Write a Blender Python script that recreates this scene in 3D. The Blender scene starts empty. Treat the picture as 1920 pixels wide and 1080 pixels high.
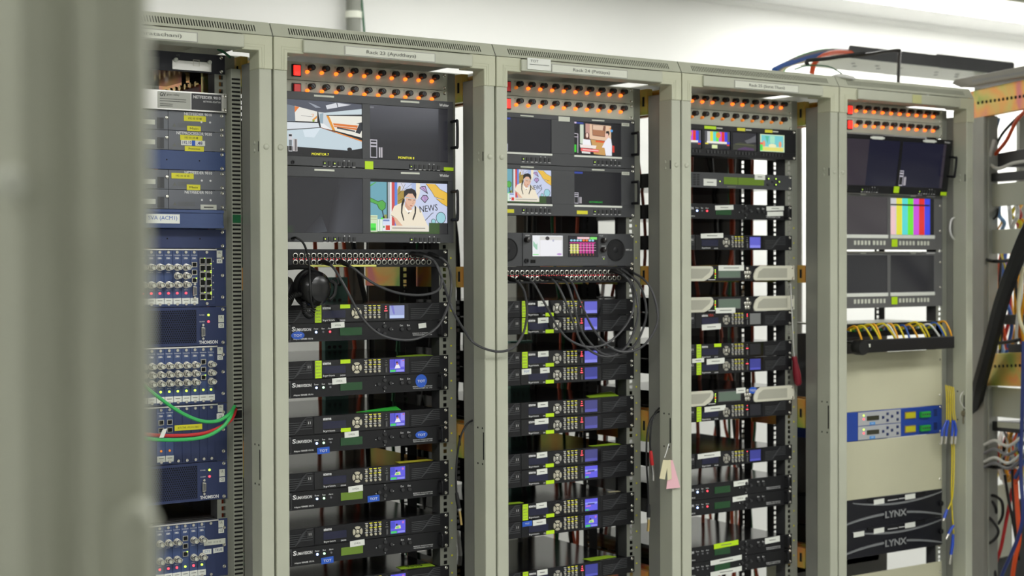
import bpy, bmesh, math, random
from mathutils import Vector, Matrix
random.seed(7)
SC = bpy.context.scene
COL = SC.collection
# ---------------------------------------------------------------- camera
FPX = 2819.3854
CAMP = Vector((-1.4514, -3.1131, 1.5))
def _basis(yaw, pit, rol):
    s, c = math.sin(yaw), math.cos(yaw)
    R, F, U = Vector((c, -s, 0)), Vector((s, c, 0)), Vector((0, 0, 1))
    s, c = math.sin(pit), math.cos(pit); F, U = F*c + U*s, U*c - F*s
    s, c = math.sin(rol), math.cos(rol); R, U = R*c - U*s, R*s + U*c
    return R, U, F
CR, CU, CF = _basis(.5932, -.0158, .0033)
cam = bpy.data.objects.new('camera', bpy.data.cameras.new('camera')); COL.objects.link(cam)
m = Matrix((CR, CU, -CF)).transposed().to_4x4(); m.translation = CAMP
cam.matrix_world = m
cam.data.sensor_width = 36; cam.data.lens = FPX/1920*36
cam.data.clip_start = .05; cam.data.clip_end = 60
cam.data.dof.use_dof = True; cam.data.dof.focus_distance = 3.55; cam.data.dof.aperture_fstop = 3.2
SC.camera = cam
def at(px, py, Y):
    d = CF + CR*((px-960)/FPX) + CU*((540-py)/FPX)
    return CAMP + d*((Y-CAMP.y)/d.y)
# ---------------------------------------------------------------- world, exposure
w = bpy.data.worlds.new('world'); SC.world = w; w.use_nodes = True
w.node_tree.nodes['Background'].inputs[0].default_value = (.9, .95, 1, 1)
w.node_tree.nodes['Background'].inputs[1].default_value = .3
SC.view_settings.view_transform = 'Standard'; SC.view_settings.look = 'None'
SC.view_settings.gamma = 1; SC.view_settings.use_curve_mapping = False
SC.view_settings.exposure = 0.0
LIGHT_REAR, LIGHT_FRONT = 13.0, 9.0      # strength of the ceiling tubes behind and before the racks
# ---------------------------------------------------------------- materials
def lin(c): return tuple((x/12.92 if x <= .04045 else ((x+.055)/1.055)**2.4) for x in c)
def rgb(r, g, b): return lin((r/255, g/255, b/255))
MATS = {}
def mat(name, col, rough=.5, metal=0., emit=0., ecol=None, spec=.5, var=0., vscale=8., bump=0., bscale=300., alpha=None, coat=0.):
    if name in MATS: return MATS[name]
    M = bpy.data.materials.new(name); M.use_nodes = True; nt = M.node_tree
    b = nt.nodes['Principled BSDF']
    b.inputs['Base Color'].default_value = (*col, 1); b.inputs['Roughness'].default_value = rough
    b.inputs['Metallic'].default_value = metal; b.inputs['Specular IOR Level'].default_value = spec
    if coat: b.inputs['Coat Weight'].default_value = coat; b.inputs['Coat Roughness'].default_value = .08
    if emit:
        b.inputs['Emission Color'].default_value = (*(ecol or col), 1); b.inputs['Emission Strength'].default_value = emit
        M.cycles.emission_sampling = 'NONE'
    if var or bump:
        tc = nt.nodes.new('ShaderNodeTexCoord')
    if var:
        n = nt.nodes.new('ShaderNodeTexNoise'); n.inputs['Scale'].default_value = vscale; n.inputs['Detail'].default_value = 5
        nt.links.new(tc.outputs['Object'], n.inputs['Vector'])
        r = nt.nodes.new('ShaderNodeMapRange'); r.inputs['From Min'].default_value = .3; r.inputs['From Max'].default_value = .7
        r.inputs['To Min'].default_value = 1-var; r.inputs['To Max'].default_value = 1+var
        nt.links.new(n.outputs['Fac'], r.inputs['Value'])
        mx = nt.nodes.new('ShaderNodeMix'); mx.data_type = 'RGBA'; mx.blend_type = 'MULTIPLY'; mx.inputs[0].default_value = 1
        mx.inputs[6].default_value = (*col, 1); nt.links.new(r.outputs[0], mx.inputs[7]); nt.links.new(mx.outputs[2], b.inputs['Base Color'])
    if bump:
        n2 = nt.nodes.new('ShaderNodeTexNoise'); n2.inputs['Scale'].default_value = bscale
        nt.links.new(tc.outputs['Object'], n2.inputs['Vector'])
        bp = nt.nodes.new('ShaderNodeBump'); bp.inputs['Strength'].default_value = bump; bp.inputs['Distance'].default_value = .0006
        nt.links.new(n2.outputs['Fac'], bp.inputs['Height']); nt.links.new(bp.outputs[0], b.inputs['Normal'])
    MATS[name] = M; return M
def chromate():
    M = mat('yellow chromate', (.5, .4, .12), .34, .5); nt = M.node_tree; b = nt.nodes['Principled BSDF']
    tc = nt.nodes.new('ShaderNodeTexCoord'); n = nt.nodes.new('ShaderNodeTexNoise'); n.inputs['Scale'].default_value = 7; n.inputs['Detail'].default_value = 1.5; n.inputs['Distortion'].default_value = .8
    nt.links.new(tc.outputs['Object'], n.inputs['Vector'])
    r = nt.nodes.new('ShaderNodeValToRGB'); e = r.color_ramp.elements
    e[0].position, e[0].color = .28, (.26, .46, .10, 1); e[1].position, e[1].color = .70, (.74, .22, .20, 1)
    for p, c in ((.38, (.50, .52, .10, 1)), (.47, (.72, .52, .12, 1)), (.58, (.86, .38, .08, 1))):
        k = e.new(p); k.color = c
    nt.links.new(n.outputs['Fac'], r.inputs[0]); nt.links.new(r.outputs[0], b.inputs['Base Color'])
    return M
FRAME = mat('grey enamel', rgb(184, 186, 168), .42, var=.05, vscale=5, bump=.25)
GUSSET = mat('pale plastic corner', rgb(196, 197, 172), .5, var=.04, vscale=9)
STEEL = mat('grey painted steel', rgb(150, 150, 142), .4, .3, var=.08)
RAIL = mat('rail enamel', rgb(178, 180, 168), .4, var=.05)
DARKRAIL = mat('dark rail', rgb(58, 58, 60), .5)
CHROM = chromate()
BLACK = mat('black front panel', rgb(24, 24, 27), .45, bump=.2, spec=.35)
BLACKTOP = mat('black enamel chassis', rgb(20, 20, 22), .14, var=.15, vscale=4)
GLOSS = mat('gloss black window', rgb(14, 14, 20), .12)
DGREY = mat('dark grey panel', rgb(66, 67, 70), .45, bump=.2)
MGREY = mat('mid grey panel', rgb(104, 104, 104), .45)
LGREY = mat('light grey panel', rgb(186, 189, 172), .45, var=.03)
BEIGE = mat('beige blank panel', rgb(198, 196, 168), .5, var=.03, vscale=6)
CREAM = mat('cream plastic', rgb(216, 214, 196), .45)
NAVY = mat('navy panel', rgb(44, 56, 96), .5, var=.06, vscale=12)
NAVYL = mat('mid blue panel', rgb(60, 78, 122), .45, var=.06)
SLATE = mat('slate grey panel', rgb(108, 111, 118), .45, var=.05)
SILVER = mat('bright metal', (.75, .74, .72), .28, 1.)
NICKEL = mat('nickel', (.6, .58, .52), .3, 1.)
GOLD = mat('brass', (.7, .5, .2), .3, 1.)
SCREW = mat('screw steel', (.72, .70, .64), .25, 1.)
WHITE = mat('white label', rgb(232, 234, 226), .6)
OFFW = mat('aged label', rgb(218, 220, 206), .6)
LIME = mat('lime sticker', rgb(196, 236, 20), .5)
GREENP = mat('green paper', rgb(60, 200, 70), .6)
YELLOW = mat('yellow sticker', rgb(226, 220, 50), .5)
TOTB = mat('blue sticker', rgb(40, 92, 200), .4)
TXTW = mat('white print', rgb(235, 235, 235), .6)
TXTK = mat('black print', rgb(40, 40, 40), .6)
TXTG = mat('grey print', rgb(110, 112, 105), .6)
TXTR = mat('red print', rgb(170, 60, 50), .6)
TXTY = mat('yellow screen text', rgb(230, 225, 60), .6, emit=.8)
TXTGR = mat('green screen text', rgb(40, 180, 60), .6, emit=.5)
TXTB = mat('blue print', rgb(90, 120, 190), .6)
HOLE = mat('dark opening', rgb(10, 10, 10), .9)
KNOB = mat('black knob', rgb(34, 30, 30), .3)
ORANGE = mat('orange lamp', (1, .2, .02), .3, emit=2.3, ecol=(1, .15, .012))
ORANGEDIM = mat('dim orange lamp', (.75, .25, .03), .3, emit=.35, ecol=(1, .25, .02))
REDSW = mat('red switch', (.6, .02, .02), .3, emit=.12, ecol=(1, .02, .02))
REDSWON = mat('lit red switch', (.9, .03, .02), .3, emit=1.3, ecol=(1, .03, .02))
LEDB = mat('blue led', (.5, .6, 1), .3, emit=5, ecol=(.35, .5, 1))
LEDG = mat('green led', (.5, 1, .5), .3, emit=3, ecol=(.45, 1, .5))
LEDY = mat('yellow green led', (.6, .9, .1), .3, emit=1.6, ecol=(.6, 1, .08))
JLED = mat('jack led', (.8, .08, .08), .3, emit=.7, ecol=(1, .06, .08))
LEDR = mat('red led', (1, .1, .1), .3, emit=2.4, ecol=(1, .05, .08))
LEDOFF = mat('unlit led', rgb(120, 120, 125), .3)
BTN = mat('champagne button', (.62, .58, .45), .35, .6)
BTNK = mat('black button', rgb(44, 44, 46), .4)
LCDG = mat('green lcd', rgb(30, 70, 38), .25, emit=.02, ecol=(.1, .5, .15))
LCDY = mat('olive lcd', rgb(100, 128, 40), .25, emit=.05, ecol=(.3, .5, .05))
LCDB = mat('dark blue lcd', rgb(28, 30, 58), .2)
LCDT = mat('teal grey lcd', rgb(104, 122, 108), .3)
SCR = mat('switched off screen', rgb(26, 26, 34), .18)
CABLEK = mat('dark grey cable', rgb(62, 62, 64), .45)
RUBBER = mat('black rubber', rgb(18, 18, 19), .5)
CGREEN = mat('green cable', rgb(60, 180, 95), .45)
CDGREEN = mat('dark green cable', rgb(20, 95, 55), .45)
CRED = mat('red cable', rgb(190, 40, 42), .45)
CORANGE = mat('orange cable', rgb(226, 82, 26), .45)
CYEL = mat('yellow cable', rgb(228, 205, 30), .45)
CAMB = mat('amber fibre', rgb(240, 170, 30), .45)
CBLUE = mat('blue cable', rgb(50, 92, 170), .45)
CWHITE = mat('white cable', rgb(225, 225, 220), .45)
CLB = mat('pale blue cable', rgb(130, 170, 215), .45)
CMAR = mat('maroon plastic', rgb(120, 16, 34), .3)
PINK = mat('pink card', rgb(232, 182, 190), .6)
CARD = mat('cream card', rgb(214, 206, 170), .6)
WALLM = mat('white wall paint', rgb(236, 236, 232), .7, var=.015, vscale=2)
CEILM = mat('ceiling paint', rgb(238, 238, 235), .7)
FLOORM = mat('grey vinyl floor', rgb(150, 152, 150), .35, var=.06, vscale=3)
BLUEBOX = mat('royal blue panel', rgb(28, 66, 158), .45)
LYNXK = mat('ribbed black panel', rgb(32, 32, 40), .4)
LYNXG = mat('grey plastic band', rgb(128, 130, 132), .4)
GREENT = mat('green terminal', rgb(40, 165, 60), .4)
PCB = mat('sea green board', rgb(120, 165, 155), .5)
RUST = mat('brown plate', rgb(120, 92, 76), .6)
MESHM = mat('perforated steel', rgb(150, 150, 150), .4, .6)
# ---------------------------------------------------------------- mesh builder
class MB:
    def __init__(s): s.v, s.f = [], []
    def add(s, v, f):
        o = len(s.v); s.v += [tuple(p) for p in v]; s.f += [tuple(i+o for i in q) for q in f]; return s
    def box(s, x0, x1, y0, y1, z0, z1):
        return s.add([(x, y, z) for z in (z0, z1) for y in (y0, y1) for x in (x0, x1)],
                     [(0, 2, 3, 1), (4, 5, 7, 6), (0, 1, 5, 4), (2, 6, 7, 3), (0, 4, 6, 2), (1, 3, 7, 5)])
    def cb(s, x, z, w, h, y0, y1): return s.box(x-w/2, x+w/2, y0, y1, z-h/2, z+h/2)
    def prism(s, poly, y0, y1):
        n = len(poly)
        return s.add([(x, y0, z) for x, z in poly] + [(x, y1, z) for x, z in poly],
                     [tuple(range(n)), tuple(range(2*n-1, n-1, -1))] + [(i, n+i, n+(i+1) % n, (i+1) % n) for i in range(n)])
    def vprism(s, poly, z0, z1):
        n = len(poly)
        return s.add([(x, y, z0) for x, y in poly] + [(x, y, z1) for x, y in poly],
                     [tuple(range(n-1, -1, -1)), tuple(range(n, 2*n))] + [(i, (i+1) % n, n+(i+1) % n, n+i) for i in range(n)])
    def lathe(s, prof, n=16, c=(0, 0, 0), ax='y', ph=0.):
        # prof: (radius, along) ; y axis points at the viewer as negative values
        V, Fc = [], []
        for r, a in prof:
            for k in range(n):
                t = 2*math.pi*k/n+ph; p, q = r*math.cos(t), r*math.sin(t)
                V.append({'y': (c[0]+p, c[1]+a, c[2]+q), 'z': (c[0]+p, c[1]+q, c[2]+a), 'x': (c[0]+a, c[1]+p, c[2]+q)}[ax])
        for j in range(len(prof)-1):
            for k in range(n): Fc.append((j*n+k, j*n+(k+1) % n, (j+1)*n+(k+1) % n, (j+1)*n+k))
        Fc.append(tuple(range(n-1, -1, -1))); Fc.append(tuple((len(prof)-1)*n+k for k in range(n)))
        return s.add(V, Fc)
    def tube(s, pts, r, n=8):
        P = [Vector(p) for p in pts]; V, Fc = [], []; up = Vector((.13, .2, .97)).normalized()
        t0 = (P[1]-P[0]).normalized(); a = t0.cross(up)
        if a.length < .05: a = t0.cross(Vector((1, 0, 0)))
        a.normalize()
        for i, p in enumerate(P):
            t = (P[min(i+1, len(P)-1)]-P[max(i-1, 0)]).normalized()
            a = (a-t*a.dot(t)).normalized(); b = t.cross(a)
            rr = r[i] if isinstance(r, (list, tuple)) else r
            for k in range(n):
                th = 2*math.pi*k/n; V.append(p+a*(rr*math.cos(th))+b*(rr*math.sin(th)))
        for i in range(len(P)-1):
            for k in range(n): Fc.append((i*n+k, i*n+(k+1) % n, (i+1)*n+(k+1) % n, (i+1)*n+k))
        Fc.append(tuple(range(n-1, -1, -1))); Fc.append(tuple((len(P)-1)*n+k for k in range(n)))
        return s.add(V, Fc)
    def mesh(s, name, smooth=False):
        me = bpy.data.meshes.new(name); me.from_pydata(s.v, [], s.f)
        bm = bmesh.new(); bm.from_mesh(me); bmesh.ops.recalc_face_normals(bm, faces=bm.faces); bm.to_mesh(me); bm.free()
        if smooth: me.shade_smooth(); me.set_sharp_from_angle(angle=.7)
        return me
def spline(pts, n=8):
    P = [Vector(p) for p in pts]; out = []
    for i in range(len(P)-1):
        p0, p1, p2, p3 = P[max(i-1, 0)], P[i], P[i+1], P[min(i+2, len(P)-1)]
        for k in range(n):
            t = k/n; out.append(.5*((2*p1)+(p2-p0)*t+(2*p0-5*p1+4*p2-p3)*t*t+(3*p1-p0-3*p2+p3)*t**3))
    out.append(P[-1]); return out
CACHE = {}
def shared(key, fn, smooth=False):
    if key not in CACHE:
        b = fn(); CACHE[key] = b.mesh(str(key), smooth) if isinstance(b, MB) else b
    return CACHE[key]
def obj(name, me, mt, parent=None, loc=(0, 0, 0), rot=None, scale=None, kind=None, label=None):
    if isinstance(me, MB): me = me.mesh(name)
    if mt is not None and (len(me.materials) == 0): me.materials.append(mt)
    elif mt is not None and me.materials[0] != mt:
        k = ('m', me.name, mt.name)
        if k not in CACHE: CACHE[k] = me.copy(); CACHE[k].materials[0] = mt
        me = CACHE[k]
    o = bpy.data.objects.new(name, me); COL.objects.link(o); o.location = loc
    if rot: o.rotation_euler = rot
    if scale: o.scale = scale
    if parent: o.parent = parent
    if kind: o['kind'] = kind
    if label: o['label'] = label
    return o
def bev(o, w=.001, seg=2):
    md = o.modifiers.new('bevel', 'BEVEL'); md.width = w; md.segments = seg; md.limit_method = 'ANGLE'; return o
def tag(o, label, cat, group=None):
    o['label'] = label; o['category'] = cat
    if group: o['group'] = group
    return o
def thing(name, label, cat, loc=(0, 0, 0), group=None, rot=None):
    o = bpy.data.objects.new(name, None); COL.objects.link(o); o.location = loc
    if rot: o.rotation_euler = rot
    o.empty_display_size = .02
    return tag(o, label, cat, group)
def struct(name, b, mt):
    o = obj(name, b, mt); o['kind'] = 'structure'; return o
def textmesh(s, bold=0.):
    k = ('t', s, bold)
    if k not in CACHE:
        cu = bpy.data.curves.new('t', 'FONT'); cu.body = s; cu.size = 1; cu.extrude = .012; cu.offset = bold; cu.resolution_u = 2
        o = bpy.data.objects.new('t', cu); me = bpy.data.meshes.new_from_object(o)
        bpy.data.objects.remove(o)
        me.transform(Matrix.Rotation(math.pi/2, 4, 'X'))
        xs = [v.co.x for v in me.vertices] or [0, 1]
        zs = [v.co.z for v in me.vertices] or [0, 1]
        me.transform(Matrix.Translation((-min(xs), 0, -min(zs))))
        me['w'] = max(xs)-min(xs); me['h'] = max(zs)-min(zs); CACHE[k] = me
    return CACHE[k]
def txt(parent, s, x, z, w, mt, y=-.0035, h=None, bold=0., tilt=0., al='L', name='lettering'):
    """lettering of width w (and height h) standing on the front, left bottom corner at x, z"""
    if s == '~':      # print too small to read in the photograph: a plain line of ink
        return lab(parent, x if al == 'C' else x+w/2, z+(h or .004)*.5, w, (h or .004)*.45, mt, y=y, t=.0003, tilt=tilt, name='print_line')
    me = textmesh(s, bold); sx = w/me['w']; sz = (h/me['h']) if h else sx
    if al == 'C': x -= w/2
    return obj(name, me, mt, parent, (x, y, z), (0, tilt, 0), (sx, min(sx, sz), sz))
def lab(parent, x, z, w, h, mt, y=-.0034, t=.0005, tilt=0., name='sticker', label=None):
    me = shared(('lab',), lambda: MB().box(-.5, .5, -1, 0, -.5, .5))
    return obj(name, me, mt, parent, (x, y, z), (0, tilt, 0), (w, t, h), label=label)
U = .04445
Z0 = 1.3604
RY = .1353
def zU(k): return Z0+k*U
def dev(name, label, cat, rack, k, n=1, group=None, Y=RY, dz=0.):
    return thing(name, label, cat, (RX[rack], Y, zU(k)+n*U/2+dz), group)
RX = {22: -.3, 23: .3, 24: .9, 25: 1.5, 26: 2.1}
def screws(parent, n=1, xs=(.2325,), y=-.003):
    me = shared('screw', lambda: MB().lathe([(.0042, 0), (.0042, -.0012), (.003, -.0024), (.0012, -.0016)], 12), True)
    for x in xs:
        for z in ((-n*U/2+.0064), (n*U/2-.0064)): obj('screw', me, SCREW, parent, (x, y, z))
def panel(parent, n, mt, w=.4826, t=.003, gap=.0006, name='front_panel', bv=.0008):
    me = shared(('panel', n, w, t, bool(bv)), lambda: MB().box(-w/2, w/2, -t, 0, -n*U/2+gap, n*U/2-gap))
    return obj(name, me, mt, parent)
def chassis(parent, n, mt=BLACKTOP, depth=.16, w=.436):
    me = shared(('ch', n, depth, w), lambda: MB().box(-w/2, w/2, .0005, depth, -n*U/2+.0018, n*U/2-.0018))
    return obj('chassis', me, mt, parent)
# ================================================================ the room
XL, XR, YF, YB, ZT = -3.2, 6.4, -4.6, 1.75, 2.637
struct('floor', MB().box(XL, XR, YF, YB, -.05, 0), FLOORM)
struct('ceiling', MB().box(XL, XR, YF, YB, ZT, ZT+.05), CEILM)
struct('wall_back', MB().box(XL, XR, YB, YB+.1, 0, ZT), WALLM)
struct('wall_front', MB().box(XL, XR, YF-.1, YF, 0, ZT), WALLM)
struct('wall_left', MB().box(XL-.1, XL, YF, YB, 0, ZT), WALLM)
struct('wall_right', MB().box(XR, XR+.1, YF, YB, 0, ZT), WALLM)
struct('trim_1', MB().box(XL, XR, YB-.012, YB, ZT-.022, ZT), WALLM)
def ceiling_light(x0, x1, y, wd, s, label):
    cx = (x0+x1)/2; L = x1-x0
    t = thing('ceiling_light', label, 'light', (cx, y, ZT), 'fluorescent ceiling lights')
    obj('housing', MB().box(-L/2-.03, L/2+.03, -wd/2-.03, wd/2+.03, -.022, -.002), LGREY, t)
    mt = mat('tube diffuser %g' % s, (1, 1, 1), .6, emit=s, ecol=(1, 1, .975)); mt.cycles.emission_sampling = 'FRONT_BACK'
    obj('diffuser', MB().box(-L/2, L/2, -wd/2, wd/2, -.03, -.0225), mt, t)
for x0, x1, y, wd, s, lb in (
    (2.95, 5.9, 1.20, .28, LIGHT_REAR*1.7, 'long bright ceiling light close to the back wall at upper right'),
    (.7, 2.4, 1.18, .24, LIGHT_REAR*.72, 'ceiling light above the passage behind the racks'),
    (-2.4, .3, 1.18, .22, LIGHT_REAR*.72, 'dim ceiling light behind the left racks'),
    (-2.2, -.4, -1.75, .55, LIGHT_FRONT*1.33, 'ceiling light over the aisle before the left racks'),
    (.4, 2.2, -1.75, .55, LIGHT_FRONT*1.33, 'ceiling light over the aisle before the middle racks'),
    (3.0, 4.8, -1.75, .55, LIGHT_FRONT*1.33, 'ceiling light over the aisle before the right racks'),
    (1.4, 3.2, -3.3, .5, LIGHT_FRONT, 'ceiling light over the far side of the aisle')):
    ceiling_light(x0, x1, y, wd, s, lb)
# conduit and green wire on the back wall
t = thing('conduit', 'grey vertical pipe clamped to the white back wall', 'pipe', (at(663, 30, 1.70).x, 1.70, 0))
obj('pipe', MB().lathe([(.027, 0), (.027, 2.63)], 20, ax='z').mesh('pipe', True), mat('grey conduit', rgb(128, 130, 120), .5, var=.1), t)
obj('clamp', MB().lathe([(.031, 2.385), (.031, 2.41)], 20, ax='z').mesh('clamp', True), OFFW, t)
tag(obj('wire', MB().tube([at(676, -40, 1.70), at(678, 0, 1.7), at(683, 60, 1.7), at(686, 160, 1.72)], .0042), CDGREEN), 'thin dark green wire hanging beside the wall pipe', 'wire')
# ================================================================ the racks
VN, VP = 84, .0062
def vent_mesh():
    # front slope of the roof with its row of slots (real openings between the bars)
    b = MB(); n = Vector((0, -.029, .017)).normalized()*.0015
    def q(x0, x1, t0, t1):
        P = [Vector((x, .017*t, .029*t)) for t in (t0, t1) for x in (x0, x1)]
        b.add([p+n for p in P]+P, [(0, 1, 3, 2), (4, 6, 7, 5), (0, 4, 5, 1), (1, 5, 7, 3), (3, 7, 6, 2), (2, 6, 4, 0)])
    a = -VN*VP/2
    q(-.2985, .2985, 0, .22); q(-.2985, .2985, .76, 1); q(-.2985, a, .22, .76); q(-a, .2985, .22, .76)
    for i in range(VN): q(a+i*VP, a+i*VP+VP*.52, .22, .76)
    return b
def rail_mesh():
    bm = bmesh.new(); xs = [.217, .2278, .2372, .2665]; zs = [zU(-27)]
    for k in range(-27, 14):
        for j in range(3):
            c = zU(k)+U/2+(j-1)*.01588; zs += [c-.0047, c+.0047]
    zs.append(zU(14)); V = [[bm.verts.new((x, 0, z)) for x in xs] for z in zs]
    for i in range(len(zs)-1):
        for j in range(3):
            if j == 1 and i % 2 == 1: continue
            bm.faces.new((V[i][j], V[i][j+1], V[i+1][j+1], V[i+1][j]))
    bmesh.ops.solidify(bm, geom=bm.faces[:], thickness=.002)
    me = bpy.data.meshes.new('rail'); bm.to_mesh(me); bm.free(); return me
def gusset_poly(): return [(0, 0), (.0335, 0), (.0335, .040), (.0745, .040), (.0745, .0745), (0, .0745)]
PLUG = lambda: MB().lathe([(.0068, 0), (.0068, -.0012), (.005, -.0028), (.002, -.0034)], 18)
RACKTXT = {22: 'Rack 22 (Ubonratachani)', 23: 'Rack 23 (Ayudthaya)', 24: 'Rack 24 (Pattaya)', 25: 'Rack 25 (Surat Thani)'}
RACKLAB = {22: 'grey equipment rack full of blue panels, behind the blurred post', 23: 'grey equipment rack with name strip Rack 23, four large screens at top',
           24: 'grey equipment rack with name strip Rack 24, left of Rack 25', 25: 'grey equipment rack with name strip Rack 25, pale cream units inside',
           26: 'grey equipment rack without a name strip, beige blank panels inside'}
def rack(n):
    x0 = RX[n]-.3
    t = thing('equipment_rack', RACKLAB[n], 'rack', (x0, 0, 0), 'equipment racks in a row')
    P = lambda nm, b, mt, w=.0015: bev(obj(nm, shared((nm, 'r'), lambda: b), mt, t), w)
    fp = .0355
    for nm, xa, xb in (('front_post', .0025, fp), ('front_post', .6-fp+.002, .5975)):
        bev(obj(nm, shared((nm, xa), lambda: MB().box(xa, xb, 0, .0535, .0, 1.978)), FRAME, t), .0025)
    for xa, xb in ((.0015, .031), (.569, .5985)):
        bev(obj('inner_post', shared(('ip', xa), lambda: MB().box(xa, xb, .054, .1035, .02, 1.96)), STEEL, t), .002)
    # corners, lintel, roof
    for s in (1, -1):
        g = obj('corner_piece', shared(('g', s), lambda: MB().prism([((x+.0015) if s > 0 else .5985-x, 1.940+z) for x, z in gusset_poly()], -.003, .05)), GUSSET, t)
        bev(g, .002)
        for k in (.007, .013):
            pl = [(.0335-k, .0), (.0335-k, .040+k), (.0745, .040+k), (.0745, .0415+k), (.032-k, .0415+k), (.032-k, 0)]
            obj('corner_ridge', shared(('gr', s, k), lambda: MB().prism([((x+.0015) if s > 0 else .5985-x, 1.940+z) for x, z in pl], -.0037, -.0025)), GUSSET, g)
    lt = P('lintel', MB().box(.072, .528, -.010, .045, 1.9825, 2.0125), FRAME, .003)
    vp = obj('vent_panel', shared('vent', vent_mesh), FRAME, t, (.3, .0, 2.0155))
    vp['kind'] = 'stuff'
    obj('slot_shade', shared('slot_shade_mesh', lambda: MB().add([(x, y, z) for x in (-.29, .29) for y, z in ((.007, .004), (.009, .003), (.0225, .0275), (.0205, .0285))], [(0, 1, 2, 3), (7, 6, 5, 4), (0, 4, 5, 1), (1, 5, 6, 2), (2, 6, 7, 3), (3, 7, 4, 0)])), HOLE, t, (.3, 0, 2.0155))  # dark sheet added behind the vent slots to stand for the shade inside
    bev(obj('roof_front', shared('roofF', lambda: MB().box(.0015, .5985, .017, .42, 2.0445, 2.0475)), FRAME, t), .001)
    obj('roof_rear', shared('roofR', lambda: MB().box(.0015, .5985, .56, .80, 2.0445, 2.0475)), FRAME, t)
    for xa, xb in ((.0015, .085), (.27, .5985)):
        obj('roof_side', shared(('roofS', xa), lambda: MB().box(xa, xb, .4205, .5595, 2.0445, 2.0475)), FRAME, t)
    for xa in (.0015, .5955):
        obj('roof_flange', shared(('rfl', xa), lambda: MB().box(xa, xa+.003, .02, .80, 2.012, 2.044)), FRAME, t)
    # 19 inch rails, front pair and rear pair, with their side flanges
    Yr = R26Y if n == 26 else RY
    rm = shared('railmesh', rail_mesh)
    for s in (1, -1):
        obj('mounting_rail', rm, RAIL, t, (.3, Yr, 0), None, (s, 1, 1))
        obj('rail_flange', shared('rfln', lambda: MB().box(.2178, .2198, .0025, .040, zU(-27), zU(14))), DARKRAIL, t, (.3 if s > 0 else .3-.4376, Yr, 0))
        obj('rear_rail', rm, DARKRAIL, t, (.3, .335, 0), None, (s, 1, 1))
    for xa in (.004, .566):
        bev(obj('rear_post', shared(('rp', xa), lambda: MB().box(xa, xa+.03, .745, .80, 0, 2.044)), STEEL, t), .002)
    if n in (23, 24, 25):
        for k in range(-17, 6): obj('unit_mark', shared('umk', lambda: MB().box(-.0022, .0022, -.0004, 0, -.0022, .0022)), YELLOW, t, (.3+.2515, Yr-.0005, zU(k)+U/2))
    # side brackets in yellow chromate
    for k, (z, h) in enumerate(((1.945, .07), (1.468, .052), (1.052, .085), (.62, .06))):
        for xa in (.5685, .0135):
            br = obj('side_bracket', shared(('sb', k, xa), lambda: MB().box(xa, xa+.018, .106, .62, z-h/2, z+h/2)), CHROM, t)
            if xa > .5:
                for yy in (.118, .142):
                    obj('slot_hole', shared(('sbh', k, yy), lambda: MB().box(.5678, .569, yy, yy+.009, z-.012, z+.014)), HOLE, br)
    obj('rear_panel', shared('rpan', lambda: MB().box(.05, .29, .76, .765, .98, 1.9)), mat('rear door dark', rgb(62, 60, 62), .5), t)
    # plugs, slots and rivets on the posts
    pm = shared('plug', PLUG, True)
    for x in (.018, .583): obj('post_plug', pm, FRAME, t, (x, 0, 1.766))
    obj('latch_slot', shared('ls', lambda: MB().box(.5662, .5667, .004, .0075, 1.755, 1.778)), HOLE, t)
    dm = shared('rivd', lambda: MB().lathe([(.005, 0), (.004, -.0015), (.0015, -.002)], 12, ax='x'), True)
    for z in (1.758, 1.775): obj('rivet', dm, FRAME, t, (.5667, .028, z))
    obj('hinge_slot', shared('hs', lambda: MB().box(.5662, .5667, .006, .0105, 1.016, 1.084)), HOLE, t)
    hm = shared('hd', lambda: MB().lathe([(.0026, 0), (.0026, -.0005)], 10, ax='x'))
    for y in (.013, .034):
        for z in (1.005, 1.094): obj('screw_hole', hm, HOLE, t, (.5667, y, z))
    # name strip on the lintel
    if n in RACKTXT:
        xl = {22: .27, 23: .178, 24: .165, 25: .185}[n]; wl = .24
        if n == 22: xl, wl = .145, .27
        obj('strip_holder', MB().box(xl-.0025, xl+wl+.0025, -.0107, -.0092, 1.9845, 2.0065), STEEL, t)
        st = obj('name_strip', MB().box(xl, xl+wl, -.0115, -.0095, 1.9865, 2.0045), OFFW, t)
        ww = {22: .205, 23: .133, 24: .118, 25: .135}[n]; xo = {22: .03, 23: .055, 24: .065, 25: .052}[n]
        txt(st, RACKTXT[n], xl+xo, 1.9895, ww, TXTG, y=-.0122, h=.0105)
    if n == 24:
        nt = obj('notice', MB().box(.088, .16, -.0125, -.0105, 1.988, 2.0165), WHITE, t)
        txt(nt, 'TOT', .097, 2.006, .024, TXTG, y=-.013, h=.006)
        txt(nt, '~', .094, 1.999, .06, TXTG, y=-.013, h=.003)
    if n == 26:
        obj('tape', MB().box(.305, .345, -.0112, -.0095, 1.984, 2.010), mat('masking tape', rgb(196, 196, 140), .6), t)
    return t
R26Y = .078
RN = {22: 'the rack of blue units', 23: 'rack Ayudthaya', 24: 'rack Pattaya', 25: 'rack Surat Thani', 26: 'the beige-panel rack'}
RACKS = {n: rack(n) for n in (22, 23, 24, 25, 26)}
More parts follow.
